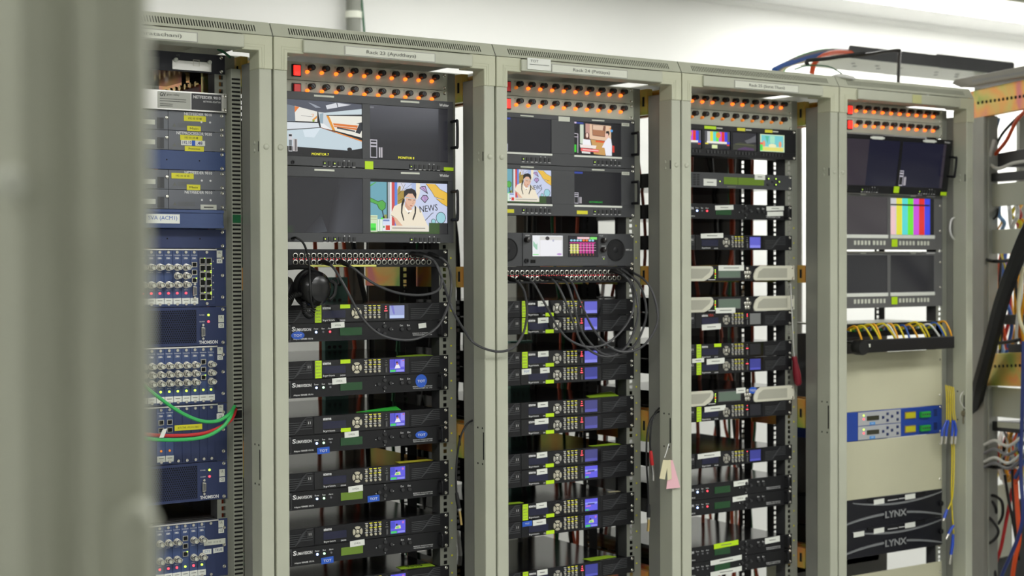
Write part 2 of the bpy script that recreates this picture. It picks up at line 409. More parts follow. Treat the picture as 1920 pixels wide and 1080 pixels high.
# ---------------------------------------------------------------- fused lamp panels
def lamp_panel(n, k, lit, label, dim=(), off=(), dx=0.):
    Y = R26Y if n == 26 else RY
    t = dev('fuse_panel', label, 'panel', n, k, 1, 'fuse and lamp panels', Y)
    panel(t, 1, LGREY); chassis(t, 1, MGREY, .10); screws(t, 1, (-.2325, .2325))
    s = obj('rocker_switch', shared('rkf', lambda: MB().box(-.0115, .0115, -.007, -.003, -.0145, .0145)), BLACK, t, (-.1785, 0, 0))
    bev(obj('rocker', shared('rk', lambda: MB().prism([(-.0085, -.012), (.0085, -.012), (.0085, .012), (-.0085, .012)], -.011, -.0065)), REDSWON if lit else REDSW, s), .001)
    km = shared('fuse', lambda: MB().lathe([(.0078, -.003), (.0078, -.007), (.0068, -.009), (.0068, -.018), (.0058, -.019), (.0052, -.0178), (.0012, -.0178)], 18), True)
    lm = shared('lamp', lambda: MB().lathe([(.0042, -.003), (.0042, -.008), (.0032, -.0112), (.0012, -.0124)], 14), True)
    tm = shared('fslot', lambda: MB().box(-.0008, .0008, -.0192, -.0175, -.0045, .0045))
    for i in range(10):
        x = -.1405+i*.0383
        kb = obj('fuse_holder', km, KNOB, t, (x, 0, .0088))
        obj('cap_slot', tm, DGREY, kb, (0, 0, 0), (0, random.uniform(-1, 1), 0))
        obj('indicator_lamp', lm, ORANGEDIM if (i in dim or i in off) else ORANGE, t, (x-.0098, 0, -.0014))
        txt(t, str(i+1), x-.013, .0135, .0022*len(str(i+1)), TXTG, h=.0032, name='numeral')
    return t
for n, ks in ((23, (13, 12)), (24, (13, 12)), (25, (13, 12)), (26, (13, 12))):
    nm = RN[n]
    for j, k in enumerate(ks):
        lamp_panel(n, k, (n == 23 and j == 0) or (n == 24 and j == 1) or (n == 26), 'grey panel of fuse knobs and orange lamps, %s of two in %s' % (('upper', 'lower')[j], nm),
                   dim=range(10) if (n == 25 and j == 1) else ((3, 6) if n == 25 else ((0,) if (n == 24 and j == 0) else ())))
# ================================================================ screen pictures (flat coloured shapes, lit as screens are)
def pic_mat():
    if 'pic' in MATS: return MATS['pic']
    M = bpy.data.materials.new('lit screen picture'); M.use_nodes = True; nt = M.node_tree; b = nt.nodes['Principled BSDF']
    b.inputs['Base Color'].default_value = (.01, .01, .012, 1); b.inputs['Roughness'].default_value = .2
    a = nt.nodes.new('ShaderNodeAttribute'); a.attribute_name = 'Col'
    nt.links.new(a.outputs['Color'], b.inputs['Emission Color']); b.inputs['Emission Strength'].default_value = .95
    M.cycles.emission_sampling = 'NONE'; MATS['pic'] = M; return M
def pic_mesh(key, polys):
    k = ('pic', key)
    if k in CACHE: return CACHE[k]
    V, Fc, C = [], [], []
    for i, (c, pl) in enumerate(polys):
        o = len(V); V += [(u, -.02*(i+1)/len(polys), v) for u, v in pl]; Fc.append(tuple(range(o, o+len(pl)))); C += [(*rgb(*c), 1)]*len(pl) if not isinstance(c, list) else [(*rgb(*q), 1) for q in c]
    me = bpy.data.meshes.new(str(key)); me.from_pydata(V, [], Fc)
    bm = bmesh.new(); bm.from_mesh(me)
    for f in bm.faces:
        f.normal_update()
        if f.normal.y > 0: f.normal_flip()
    bm.to_mesh(me); bm.free()
    at_ = me.color_attributes.new('Col', 'FLOAT_COLOR', 'POINT')
    for i, c in enumerate(C): at_.data[i].color = c
    me.materials.append(pic_mat()); CACHE[k] = me; return me
def pic(parent, key, polys, x0, x1, z0, z1, y, name='screen_picture'):
    return obj(name, pic_mesh(key, polys), None, parent, (x0, y, z0), None, (x1-x0, .02, z1-z0))
def rc(u0, v0, u1, v1): return [(u0, v0), (u1, v0), (u1, v1), (u0, v1)]
def ell(u, v, a, b, n=14): return [(u+a*math.cos(2*math.pi*k/n), v+b*math.sin(2*math.pi*k/n)) for k in range(n)]
def N(pts): return [((x-100)/1115, 1-(y-140)/772) for x, y in pts]
def Nr(x0, y0, x1, y1): return N([(x0, y1), (x1, y1), (x1, y0), (x0, y0)])
def line(pts, w):
    a, b = [], []
    for i, p in enumerate(pts):
        p0, p1 = pts[max(i-1, 0)], pts[min(i+1, len(pts)-1)]; dx, dy = p1[0]-p0[0], p1[1]-p0[1]; L = math.hypot(dx, dy) or 1
        a.append((p[0]-dy/L*w/2, p[1]+dx/L*w/2)); b.append((p[0]+dy/L*w/2, p[1]-dx/L*w/2))
    return a+b[::-1]
DK = (34, 30, 32)
NEWS = [((202, 210, 236), Nr(480, 140, 1215, 912)), ((108, 166, 182), Nr(100, 140, 335, 912)), ((146, 150, 70), Nr(295, 630, 340, 690)), ((40, 70, 66), Nr(332, 140, 350, 912)),
    ((176, 184, 190), Nr(350, 140, 384, 912)), ((238, 238, 238), Nr(380, 140, 406, 912)), ((206, 74, 72), Nr(404, 140, 446, 912)), ((92, 136, 222), Nr(446, 140, 484, 912)),
    ((214, 212, 226), Nr(484, 140, 590, 330)), ((170, 142, 62), N([(486, 250), (510, 190), (535, 200), (530, 270), (590, 255), (590, 440), (486, 470)])), (DK, N(line([(486, 330), (560, 250), (600, 160)], 5))), (DK, N(line([(490, 430), (580, 370)], 5))),
    (DK, N(line([(540, 150), (590, 240), (690, 160)], 5))), ((170, 186, 226), Nr(690, 140, 760, 330)), ((242, 230, 204), N([(755, 140), (815, 140), (812, 290), (770, 400), (755, 380)])),
    ((236, 190, 72), N([(900, 145), (1040, 150), (1110, 225), (1215, 280), (1215, 490), (1130, 440), (1045, 365), (1172, 385), (1030, 345), (985, 262)])), (DK, N(line([(900, 145), (985, 262), (1030, 345), (1172, 385)], 6))), (DK, N(line([(1045, 365), (1130, 440), (1215, 490)], 6))), (DK, N(line([(1040, 150), (1110, 225), (1215, 280)], 5))),
    (DK, N([(804, 216), (838, 186), (894, 180), (932, 306)])), ((190, 158, 208), N([(816, 216), (842, 194), (886, 190), (918, 284)])), (DK, N(line([(842, 194), (918, 284)], 5))),
    (DK, N([(820, 376), (858, 320), (914, 320), (942, 370), (885, 446)])), ((190, 158, 208), N([(832, 374), (862, 330), (908, 330), (930, 368), (885, 430)])), (DK, N(line([(870, 330), (885, 430), (905, 330)], 5))),
    ((44, 96, 44), N([(100, 375), (210, 432), (270, 408), (322, 455), (318, 534), (268, 580), (220, 545), (192, 482), (100, 446)])), ((84, 172, 72), N([(100, 385), (210, 442), (270, 418), (312, 460), (308, 530), (265, 568), (228, 540), (202, 476), (100, 438)])), (DK, N(line([(270, 570), (285, 650)], 14))), (DK, ell(.168, .31, .014, .03)),
    ((84, 172, 72), N([(100, 190), (170, 145), (190, 145), (100, 215)])),
    (DK, N(ell(1120, 665, 74, 92))), ((156, 208, 218), N(ell(1120, 665, 66, 84))), (DK, N(ell(1010, 720, 36, 40))), ((156, 208, 218), N(ell(1010, 722, 28, 34))), (DK, N(line([(870, 730), (990, 596), (1010, 590)], 9))), ((60, 120, 150), N([(850, 735), (905, 740), (900, 800), (845, 795)])),
    (DK, N([(578, 372), (580, 270), (618, 235), (690, 222), (745, 252), (762, 312), (756, 384), (704, 306), (640, 306)])),
    ((214, 164, 138), N([(596, 420), (690, 500), (694, 556), (640, 562), (592, 520)])),
    ((228, 184, 158), N([(600, 356), (640, 304), (704, 304), (752, 380), (748, 440), (722, 492), (684, 524), (632, 482), (606, 424)])),
    ((96, 62, 56), N(line([(640, 396), (686, 402)], 9))), ((96, 62, 56), N(line([(716, 402), (746, 400)], 9))), ((176, 84, 82), N(line([(668, 486), (700, 492)], 12))), ((190, 140, 118), N(line([(708, 410), (714, 452), (700, 456)], 7))), ((150, 200, 214), N(line([(604, 364), (752, 384)], 8))),
    ((240, 229, 206), N([(575, 430), (440, 500), (386, 632), (440, 682), (470, 795), (930, 795), (880, 690), (830, 560), (744, 480), (694, 552), (640, 562), (594, 500)])), ((250, 248, 240), N([(592, 505), (640, 562), (694, 550), (690, 580), (640, 600), (590, 545)])),
    ((226, 180, 150), N([(428, 655), (470, 684), (560, 795), (466, 795)])), (DK, N(line([(392, 634), (436, 664)], 6))),
    ((30, 26, 28), N([(566, 380), (592, 400), (562, 500), (554, 590), (584, 715), (570, 718), (536, 600), (540, 470)])), ((30, 26, 28), N([(734, 474), (758, 510), (752, 604), (712, 716), (700, 694), (734, 590)])), (DK, N(line([(640, 612), (656, 588)], 12))),
    ((216, 224, 246), Nr(275, 690, 385, 790)), ((120, 140, 190), Nr(280, 705, 370, 730)), ((236, 234, 240), Nr(275, 785, 390, 880)), ((214, 66, 48), Nr(316, 792, 376, 862)), ((60, 150, 70), Nr(280, 800, 300, 830)),
    ((234, 228, 212), Nr(388, 795, 940, 880)), ((150, 140, 130), Nr(408, 824, 888, 838)), ((54, 82, 36), Nr(100, 880, 1100, 912)), ((54, 82, 36), Nr(942, 745, 1100, 912)), ((42, 42, 44), Nr(1098, 745, 1215, 912)),
    ((206, 226, 190), Nr(102, 640, 200, 890)), ((150, 120, 60), Nr(104, 665, 190, 672)), ((150, 120, 60), Nr(104, 700, 190, 706)), ((80, 230, 76), Nr(104, 765, 178, 830)), ((44, 190, 50), Nr(104, 830, 178, 872)), ((226, 240, 226), Nr(204, 700, 272, 882)), ((120, 180, 120), Nr(226, 705, 234, 875)), ((90, 240, 60), ell(.148, .29, .014, .02))]
def S(pts): return [((x+75)/1220, 1-(y-105)/815) for x, y in pts]
STUDIO = [((14, 14, 18), rc(0, 0, 1, 1)), ((74, 78, 92), S([(-75, 60), (1140, 112), (1140, 178), (580, 268), (470, 262), (45, 185), (-75, 165)])), ((150, 156, 168), S([(330, 130), (410, 150), (520, 196), (440, 200)])), ((214, 216, 222), S([(592, 160), (752, 110), (770, 178), (612, 214)])), ((214, 216, 222), S([(768, 110), (980, 126), (780, 174)])),
    ((112, 122, 134), S([(-75, 165), (140, 195), (140, 420), (-75, 430)])), ((230, 228, 220), S([(132, 192), (466, 258), (466, 410), (140, 412)])), ((226, 122, 48), S([(132, 196), (200, 206), (132, 290)])), ((226, 150, 60), S([(462, 316), (462, 352), (400, 400), (390, 380)])), ((150, 170, 60), S([(390, 380), (430, 385), (420, 410), (395, 410)])), ((226, 140, 60), S(line([(380, 302), (412, 298), (396, 340)], 9))), ((150, 150, 150), S(line([(225, 330), (385, 338)], 7))),
    ((216, 222, 228), S([(-75, 440), (480, 424), (500, 492), (-75, 552)])), ((206, 212, 216), S([(480, 262), (580, 268), (720, 520), (520, 490)])), ((150, 170, 182), S([(500, 290), (556, 272), (550, 430), (505, 420)])), ((236, 238, 238), S([(515, 430), (560, 430), (690, 520), (520, 490)])),
    ((200, 214, 220), S([(580, 268), (1140, 178), (1140, 262), (600, 305)])), ((26, 26, 34), S([(600, 300), (1140, 262), (1140, 290), (610, 312)])), ((234, 232, 220), S([(620, 312), (1140, 290), (1140, 610), (735, 525)])), ((228, 148, 36), S([(600, 308), (640, 312), (735, 525), (692, 520)])), ((220, 118, 40), S([(700, 415), (1080, 430), (1060, 500), (720, 470)])), ((234, 232, 220), S(line([(715, 450), (1060, 468)], 7))), ((60, 60, 64), S(line([(760, 480), (1035, 520)], 22))), ((34, 38, 46), S([(1130, 380), (1140, 380), (1140, 500), (1110, 555), (1040, 540), (1100, 405), (1050, 405)])),
    ((70, 66, 64), S([(-75, 552), (515, 484), (515, 494), (-75, 566)])), ((150, 84, 50), S([(515, 484), (735, 540), (735, 552), (515, 494)])), ((240, 140, 40), S([(735, 540), (1140, 652), (1140, 668), (735, 554)])), ((196, 212, 220), S([(-75, 566), (515, 494), (1140, 670), (1140, 770), (1000, 800), (930, 812), (-75, 780)])), ((216, 228, 236), S([(250, 540), (515, 496), (420, 640), (280, 640)])), ((20, 20, 24), ell(.84, .155, .03, .035)),
    ((206, 206, 212), S([(40, 600), (95, 600), (95, 860), (40, 860)])), ((40, 44, 46), S([(45, 610), (88, 610), (88, 640), (45, 640)])), ((110, 120, 124), S([(45, 690), (88, 690), (88, 775), (45, 775)])), ((20, 22, 20), S([(45, 780), (88, 780), (88, 850), (45, 850)])), ((200, 196, 196), S([(105, 675), (168, 675), (168, 855), (105, 855)])), ((110, 106, 106), S([(128, 680), (158, 680), (158, 850), (128, 850)]))]
GRAPH = [((18, 18, 24), rc(0, 0, 1, 1)), ((190, 186, 196), rc(0, .02, .09, .36)), ((16, 16, 20), rc(.01, .04, .08, .22)), ((24, 24, 28), rc(.01, .25, .08, .28)), ((24, 24, 28), rc(.01, .31, .08, .34)), ((196, 190, 196), rc(.11, .03, .155, .22)), ((120, 120, 124), rc(.125, .03, .14, .22))]
M8 = [((30, 30, 36), rc(0, 0, 1, 1)), ([(40, 41, 48)]*2+[(84, 85, 92), (70, 71, 80)], rc(0, .5, .88, 1)), ([(32, 32, 38)]*2+[(40, 41, 48)]*2, rc(0, .3, .88, .5)), ((36, 36, 42), rc(.88, 0, 1, .9)), ((110, 112, 120), rc(0, .94, .05, .97))] + GRAPH[1:]
DARK2 = [((28, 28, 34), rc(0, 0, 1, 1)), ([(62, 63, 70), (46, 47, 54), (42, 43, 50), (32, 32, 38)], [(.68, 0), (1, 0), (1, 1), (.70, 1)]), ([(30, 30, 36), (62, 63, 70), (32, 32, 38), (28, 28, 34)], [(.56, 0), (.68, 0), (.72, .9), (.66, .8)]), ([(34, 66, 20), (28, 30, 30), (28, 28, 34), (28, 34, 30)], rc(0, 0, .16, .14)), ([(28, 28, 34), (84, 86, 94), (60, 62, 70), (28, 28, 34)], [(.28, 0), (.45, 0), (.56, .02), (.48, .34)])]  # grey gradients paint a reflection into the colours of the dark screen
def I(pts): return [((x-160)/1050, 1-(y-105)/780) for x, y in pts]
TWO = [((24, 24, 28), rc(0, 0, 1, 1)), ((54, 70, 150), I([(160, 105), (370, 115), (370, 158), (160, 150)])), ((210, 190, 214), I([(165, 108), (215, 110), (215, 150), (165, 146)])), ((206, 216, 196), I([(292, 165), (372, 165), (372, 630), (292, 620)])), ((200, 152, 140), I([(415, 135), (510, 140), (510, 500), (415, 400)])), ((232, 196, 164), I([(510, 140), (990, 160), (990, 540), (510, 500)])), ((128, 84, 66), I([(562, 150), (870, 165), (850, 440), (570, 415)])), ((226, 196, 170), I([(580, 160), (820, 165), (800, 280), (580, 270)])), ((176, 120, 86), I([(580, 270), (845, 280), (840, 420), (580, 400)])),
    ((206, 158, 92), I([(530, 510), (850, 540), (860, 880), (600, 860)])), ((230, 90, 40), I([(640, 525), (850, 540), (830, 580), (640, 570)])), ((90, 50, 36), I([(400, 380), (450, 340), (495, 380), (500, 560), (440, 600), (390, 540)])), ((246, 214, 200), ell(.275, .6, .025, .075)), ((246, 244, 248), I([(360, 510), (440, 520), (520, 520), (540, 650), (350, 660)])), ((30, 24, 26), I([(870, 340), (880, 290), (945, 285), (955, 350), (930, 400)])), ((240, 196, 180), I([(850, 350), (920, 345), (930, 440), (880, 470)])), ((240, 240, 248), I([(930, 440), (990, 480), (1010, 640), (1005, 885), (870, 885), (840, 700), (780, 690), (850, 540)])), ((214, 60, 44), I([(1020, 630), (1065, 640), (1065, 800), (1020, 800)])),
    ((244, 232, 226), I([(285, 640), (660, 655), (640, 730), (300, 720)])), ((236, 96, 96), I([(310, 730), (715, 745), (705, 820), (310, 800)])), ((255, 220, 220), I([(350, 755), (705, 770), (705, 785), (350, 775)])), ((226, 224, 220), I([(330, 800), (520, 815), (520, 860), (330, 850)])), ((60, 200, 50), I([(160, 655), (208, 655), (208, 835), (160, 835)])), ((206, 196, 206), I([(160, 380), (250, 390), (250, 850), (235, 850), (235, 400), (160, 395)])), ((206, 196, 206), I([(160, 460), (235, 462), (235, 478), (160, 475)])), ((80, 160, 226), ell(.8, .78, .03, .04)), ((240, 140, 40), ell(.775, .85, .015, .03))]
BARC = [(206, 206, 206), (230, 226, 60), (90, 220, 214), (110, 232, 60), (206, 80, 220), (226, 50, 40), (60, 70, 226)]
BARS = [((20, 20, 24), rc(0, 0, 1, 1))] + [(c, rc(.01+i*.129, .0, .01+(i+1)*.129, .99)) for i, c in enumerate(BARC)] + [((14, 14, 16), rc(.01, .79, .9, .83)), ((240, 200, 200), rc(.01, 0, .12, .76))]
BARS2 = [((84, 84, 90), rc(0, 0, 1, 1))] + [(c, rc(.1+i*.115, .42, .1+(i+1)*.115, .97)) for i, c in enumerate(BARC)] + [((240, 236, 226), rc(.08, .3, .9, .42)), ((60, 70, 226), rc(.88, .3, 1, .42)), ((40, 40, 44), rc(.0, .0, 1, .24)), ((230, 220, 60), rc(.02, .24, .14, .32)), ((226, 50, 40), rc(.88, .2, .98, .27)), ((236, 150, 50), ell(.54, .78, .1, .17)), ((226, 240, 180), rc(.28, .02, .5, .22))]
LOUNGE = [((40, 40, 46), rc(0, 0, 1, 1)), ((60, 62, 52), [(0, .3), (.3, .45), (1, .35), (1, 0), (0, 0)]), ((96, 96, 100), [(.5, .55), (.75, .7), (.98, .9), (.98, .5), (.6, .4)]), ((84, 60, 96), [(.2, .05), (.5, .2), (.9, .12), (.9, .02), (.2, 0)]), ((90, 96, 60), [(.1, .36), (.9, .33), (.9, .29), (.1, .31)])]
FISH = [((206, 232, 196), rc(0, 0, 1, 1)), ((120, 206, 210), rc(.05, .3, .95, .95)), ((90, 190, 160), [(.2, .9), (.3, .45), (.36, .9)]), ((240, 160, 120), ell(.15, .45, .06, .18)), ((240, 160, 120), ell(.82, .45, .06, .18)), ((170, 232, 200), rc(.4, .5, .6, .92)), ((240, 240, 190), ell(.5, .35, .16, .12)), ((230, 226, 120), rc(.05, .04, .95, .25)), ((80, 230, 90), rc(0, .05, .1, .4)), ((240, 100, 90), rc(0, .4, .1, .52))]
METER = [((24, 20, 30), rc(0, 0, 1, 1)), ((240, 200, 206), rc(.28, .86, .7, .97)), ((130, 230, 110), rc(.72, .85, .96, .97))] + [((150, 210, 234) if i < 4 or i > 5 else (240, 120, 40), ell(.08+i*.105, .8, .045, .05)) for i in range(8)] + [((226, 226, 120) if i < 3 else (206, 60, 150), rc(.04+i*.105, .16, .115+i*.105, .62 if i < 3 else .7)) for i in range(8)] + [((206, 60, 150), rc(.02, .66, .9, .70)), ((230, 200, 220), rc(.0, .44, .92, .455)), ((230, 200, 220), rc(.0, .3, .92, .315)), ((230, 200, 220), rc(.0, .56, .92, .575))] + [((220, 120, 60), rc(.09+i*.105, .05, .10+i*.105, .13)) for i in range(8)]
PALE = [((236, 238, 242), rc(0, 0, 1, 1)), ((160, 206, 180), [(.02, .75), (.12, .55), (.16, .65), (.16, .3), (.1, .35), (.02, .5)]), ((60, 54, 56), ell(.49, .86, .08, .1)), ((250, 240, 230), ell(.5, .74, .07, .12)), ((216, 214, 210), rc(.24, .02, .98, .95)), ((240, 240, 244), rc(.25, .03, .97, .78)), ((60, 54, 56), ell(.49, .86, .07, .09)), ((190, 190, 210), ell(.68, .76, .03, .06)), ((120, 230, 130), rc(.01, .06, .2, .1)), ((190, 150, 210), ell(.88, .1, .08, .05))]
EBLANK = [((98, 98, 204), rc(0, 0, 1, 1)), ((138, 140, 232), rc(.02, .02, .98, .26))] + [((90, 90, 196), rc(.13+i*.12, .02, .14+i*.12, .26)) for i in range(7)]
EDIM = [((66, 66, 128), rc(0, 0, 1, 1)), ((84, 84, 168), rc(.02, .02, .98, .26))]
ENAVY = [((56, 60, 142), rc(0, 0, 1, 1)), ((80, 84, 186), rc(.02, .02, .98, .2))]
EPIC = [((100, 92, 222), rc(0, 0, 1, 1)), ((60, 70, 190), rc(.28, .3, .36, 1)), ((84, 80, 196), rc(.02, .35, .28, .95)), ((236, 236, 244), [(.32, .28), (.42, .58), (.6, .6), (.72, .3)]), ((200, 120, 110), ell(.5, .66, .07, .1)), ((50, 36, 50), ell(.48, .76, .08, .07)), ((150, 140, 240), rc(.72, .4, .98, .95)), ((60, 70, 190), rc(.02, .02, .98, .24)), ((70, 206, 100), rc(.03, .03, .38, .2)), ((150, 150, 236), rc(.42, .04, .96, .2)), ((200, 100, 120), rc(.85, .84, .97, .93))]
EPIC2 = [((96, 90, 224), rc(0, 0, 1, 1)), ((70, 76, 200), rc(.02, .4, .3, .95)), ((226, 230, 150), [(.28, .36), (.36, .56), (.66, .62), (.7, .36)]), ((120, 206, 120), ell(.48, .46, .12, .08)), ((40, 36, 60), ell(.42, .68, .07, .08)), ((60, 70, 190), rc(.02, .02, .98, .24)), ((70, 206, 100), rc(.03, .03, .42, .2)), ((140, 140, 236), rc(.46, .04, .96, .2)), ((190, 110, 200), ell(.84, .82, .08, .1))]
EPIC3 = [((98, 94, 230), rc(0, 0, 1, 1)), ((150, 160, 246), rc(.02, .55, .98, .7)), ((60, 60, 120), rc(.2, .5, .75, .62)), ((70, 206, 100), rc(.03, .03, .3, .14)), ((206, 130, 206), rc(.05, .36, .45, .46))]
EPICS = {'blank': EBLANK, 'dim': EDIM, 'navy': ENAVY, 'pic': EPIC, 'pic2': EPIC2, 'pic3': EPIC3, 'off': [((24, 24, 30), rc(0, 0, 1, 1))], 'grey': [((110, 112, 108), rc(0, 0, 1, 1))]}
EPICS['plain'] = [((150, 160, 206), rc(0, 0, 1, 1)), ((190, 206, 240), rc(.02, .02, .98, .24)), ((120, 120, 200), [(.1, 1), (.25, 1), (.35, .4), (.3, .25), (.2, .5)])]
# ================================================================ one-unit video receivers (round keypad)
def chev(xa, xb, za, zb, n, sh):
    b = MB(); 
    for i in range(n):
        z = za+(zb-za)*i/(n-1); m0 = xa+(xb-xa)*(.34+.05*i); m1 = m0+.014
        zt = z+.010
        b.prism(line([(xa, z-.005), (m0, z-.005), (m1, z+.006), (xb, z+.006)], .0017), -.0048, -.003)
    return b
def wheel_seg():
    P = [(.0135*math.cos(a), .0135*math.sin(a)) for a in [math.radians(-36+72*i/8) for i in range(9)]] + [(.0068*math.cos(a), .0068*math.sin(a)) for a in [math.radians(34-68*i/6) for i in range(7)]]
    return MB().prism(P, -.0065, -.003)
def encoder(rack, k, label, scr='blank', red=True, vert=False, topl=None, botl=None, whites=(), brand='ateme', tan=True, lcdm=None, txt2=None):
    t = dev('video_receiver', label, 'receiver', rack, k, 1, 'one-unit receivers with round keypads')
    panel(t, 1, BLACK); chassis(t, 1, BLACKTOP, .40); screws(t, 1, (-.2325, .2325))
    obj('vent_grille', shared('chevL', lambda: chev(-.213, -.142, -.013, .013, 6, 1)), DGREY, t, kind='stuff')
    obj('vent_grille', shared('chevR', lambda: chev(.132, .214, -.011, .012, 6, 1)), DGREY, t, kind='stuff')
    sw = obj('power_switch', shared('psw', lambda: MB().box(-.157, -.141, -.005, -.003, -.0005, .0155)), BTNK, t)
    obj('switch_mark', shared('pswm', lambda: MB().box(-.1525, -.1515, -.0056, -.005, .004, .010).box(-.1475, -.1465, -.0056, -.005, .004, .010)), TXTW, sw)
    obj('window', shared('encw', lambda: MB().box(-.1365, .125, -.0042, -.003, -.0205, .0205)), GLOSS, t)
    obj('display', shared('encd', lambda: MB().box(-.1135, -.051, -.0047, -.0042, -.0105, .0075)), lcdm or LCDB, t)
    if brand: txt(t, brand, -.113, .0105, .022, TXTW, y=-.0047, h=.0065, bold=.02)
    if txt2: txt(t, txt2, -.089, .0105, .02, TXTR, y=-.0047, h=.0075, bold=.01)
    txt(t, 'kyrion', -.112, -.0192, .031, TXTW, y=-.0046, h=.0062)
    txt(t, 'DR5000', -.066, -.0185, .014, TXTW, y=-.0046, h=.0034)
    bm_ = BTN if tan else NICKEL
    wh = thing_part('navigation_ring', t, shared('whub', lambda: MB().lathe([(.0048, -.003), (.0048, -.0066), (.003, -.0074)], 14), True), bm_, (-.0215, 0, 0))
    ws = shared('wseg', wheel_seg)
    for q in range(4): obj('ring_key', ws, bm_, wh, (0, 0, 0), (0, math.pi/2*q, 0))
    km = shared('ekey', lambda: MB().lathe([(.0036, -.003), (.0036, -.0062), (.0024, -.0074)], 10), True)
    for i in range(4):
        for j in range(3):
            obj('key', km, bm_, t, (.0037+i*.0125, 0, .0115-j*.0112))
            lab(t, .0037+i*.0125, .0172-j*.0112, .008, .0012, TXTY if (i and j < 2) else TXTW, y=-.0042, t=.0003, name='key_mark')
    for j in range(3):
        lab(t, .0608, .0145-j*.0055, (.003, .004, .008)[j], .002, LEDR if (red and (red is True or j in red)) else TXTG, y=-.0042, t=.0004, name='status_light')
    us = obj('usb_port', shared('usb', lambda: MB().box(.0575, .0645, -.0052, -.0042, -.0165, -.0005)), BTNK, t)
    obj('usb_tongue', shared('usbt', lambda: MB().box(.0595, .0622, -.0056, -.0052, -.0145, -.0025)), MGREY, us)
    pic(t, scr, EPICS[scr], .071, .1133, -.0155, .0165, -.0043)
    if vert:
        v = lab(t, -.1245, 0, .0172, .042, LIME, y=-.0043, label='lime green vertical sticker')
        sc = Vector((.0172, .0005, .042))
        for j, s in enumerate(('TOT', 'BKK', '24/10', 'DATA', 'COM')): txt(t, s, -.131, .0135-j*.0078, .0125, TXTG, y=-.0049, h=.004)
    if topl: lab(t, topl, .0165, .027, .0095, LIME, y=-.0048, label='small lime sticker')
    if botl: lab(t, botl, -.0160, .0265, .0095, LIME, y=-.0048, label='small lime sticker')
    for wd in whites:
        x, z, ww, hh = wd[:4]; st = wd[4] if len(wd) > 4 else '~'
        lab(t, x, z, ww, hh, wd[5] if len(wd) > 5 else WHITE, y=-.0049, tilt=-.03)
        if st: txt(t, st, x, z-.002, ww*.45, TXTG if len(wd) < 6 else TXTW, y=-.0056, h=.0042, al='C')
    return t
def thing_part(name, parent, me, mt, loc): return obj(name, me, mt, parent, loc)
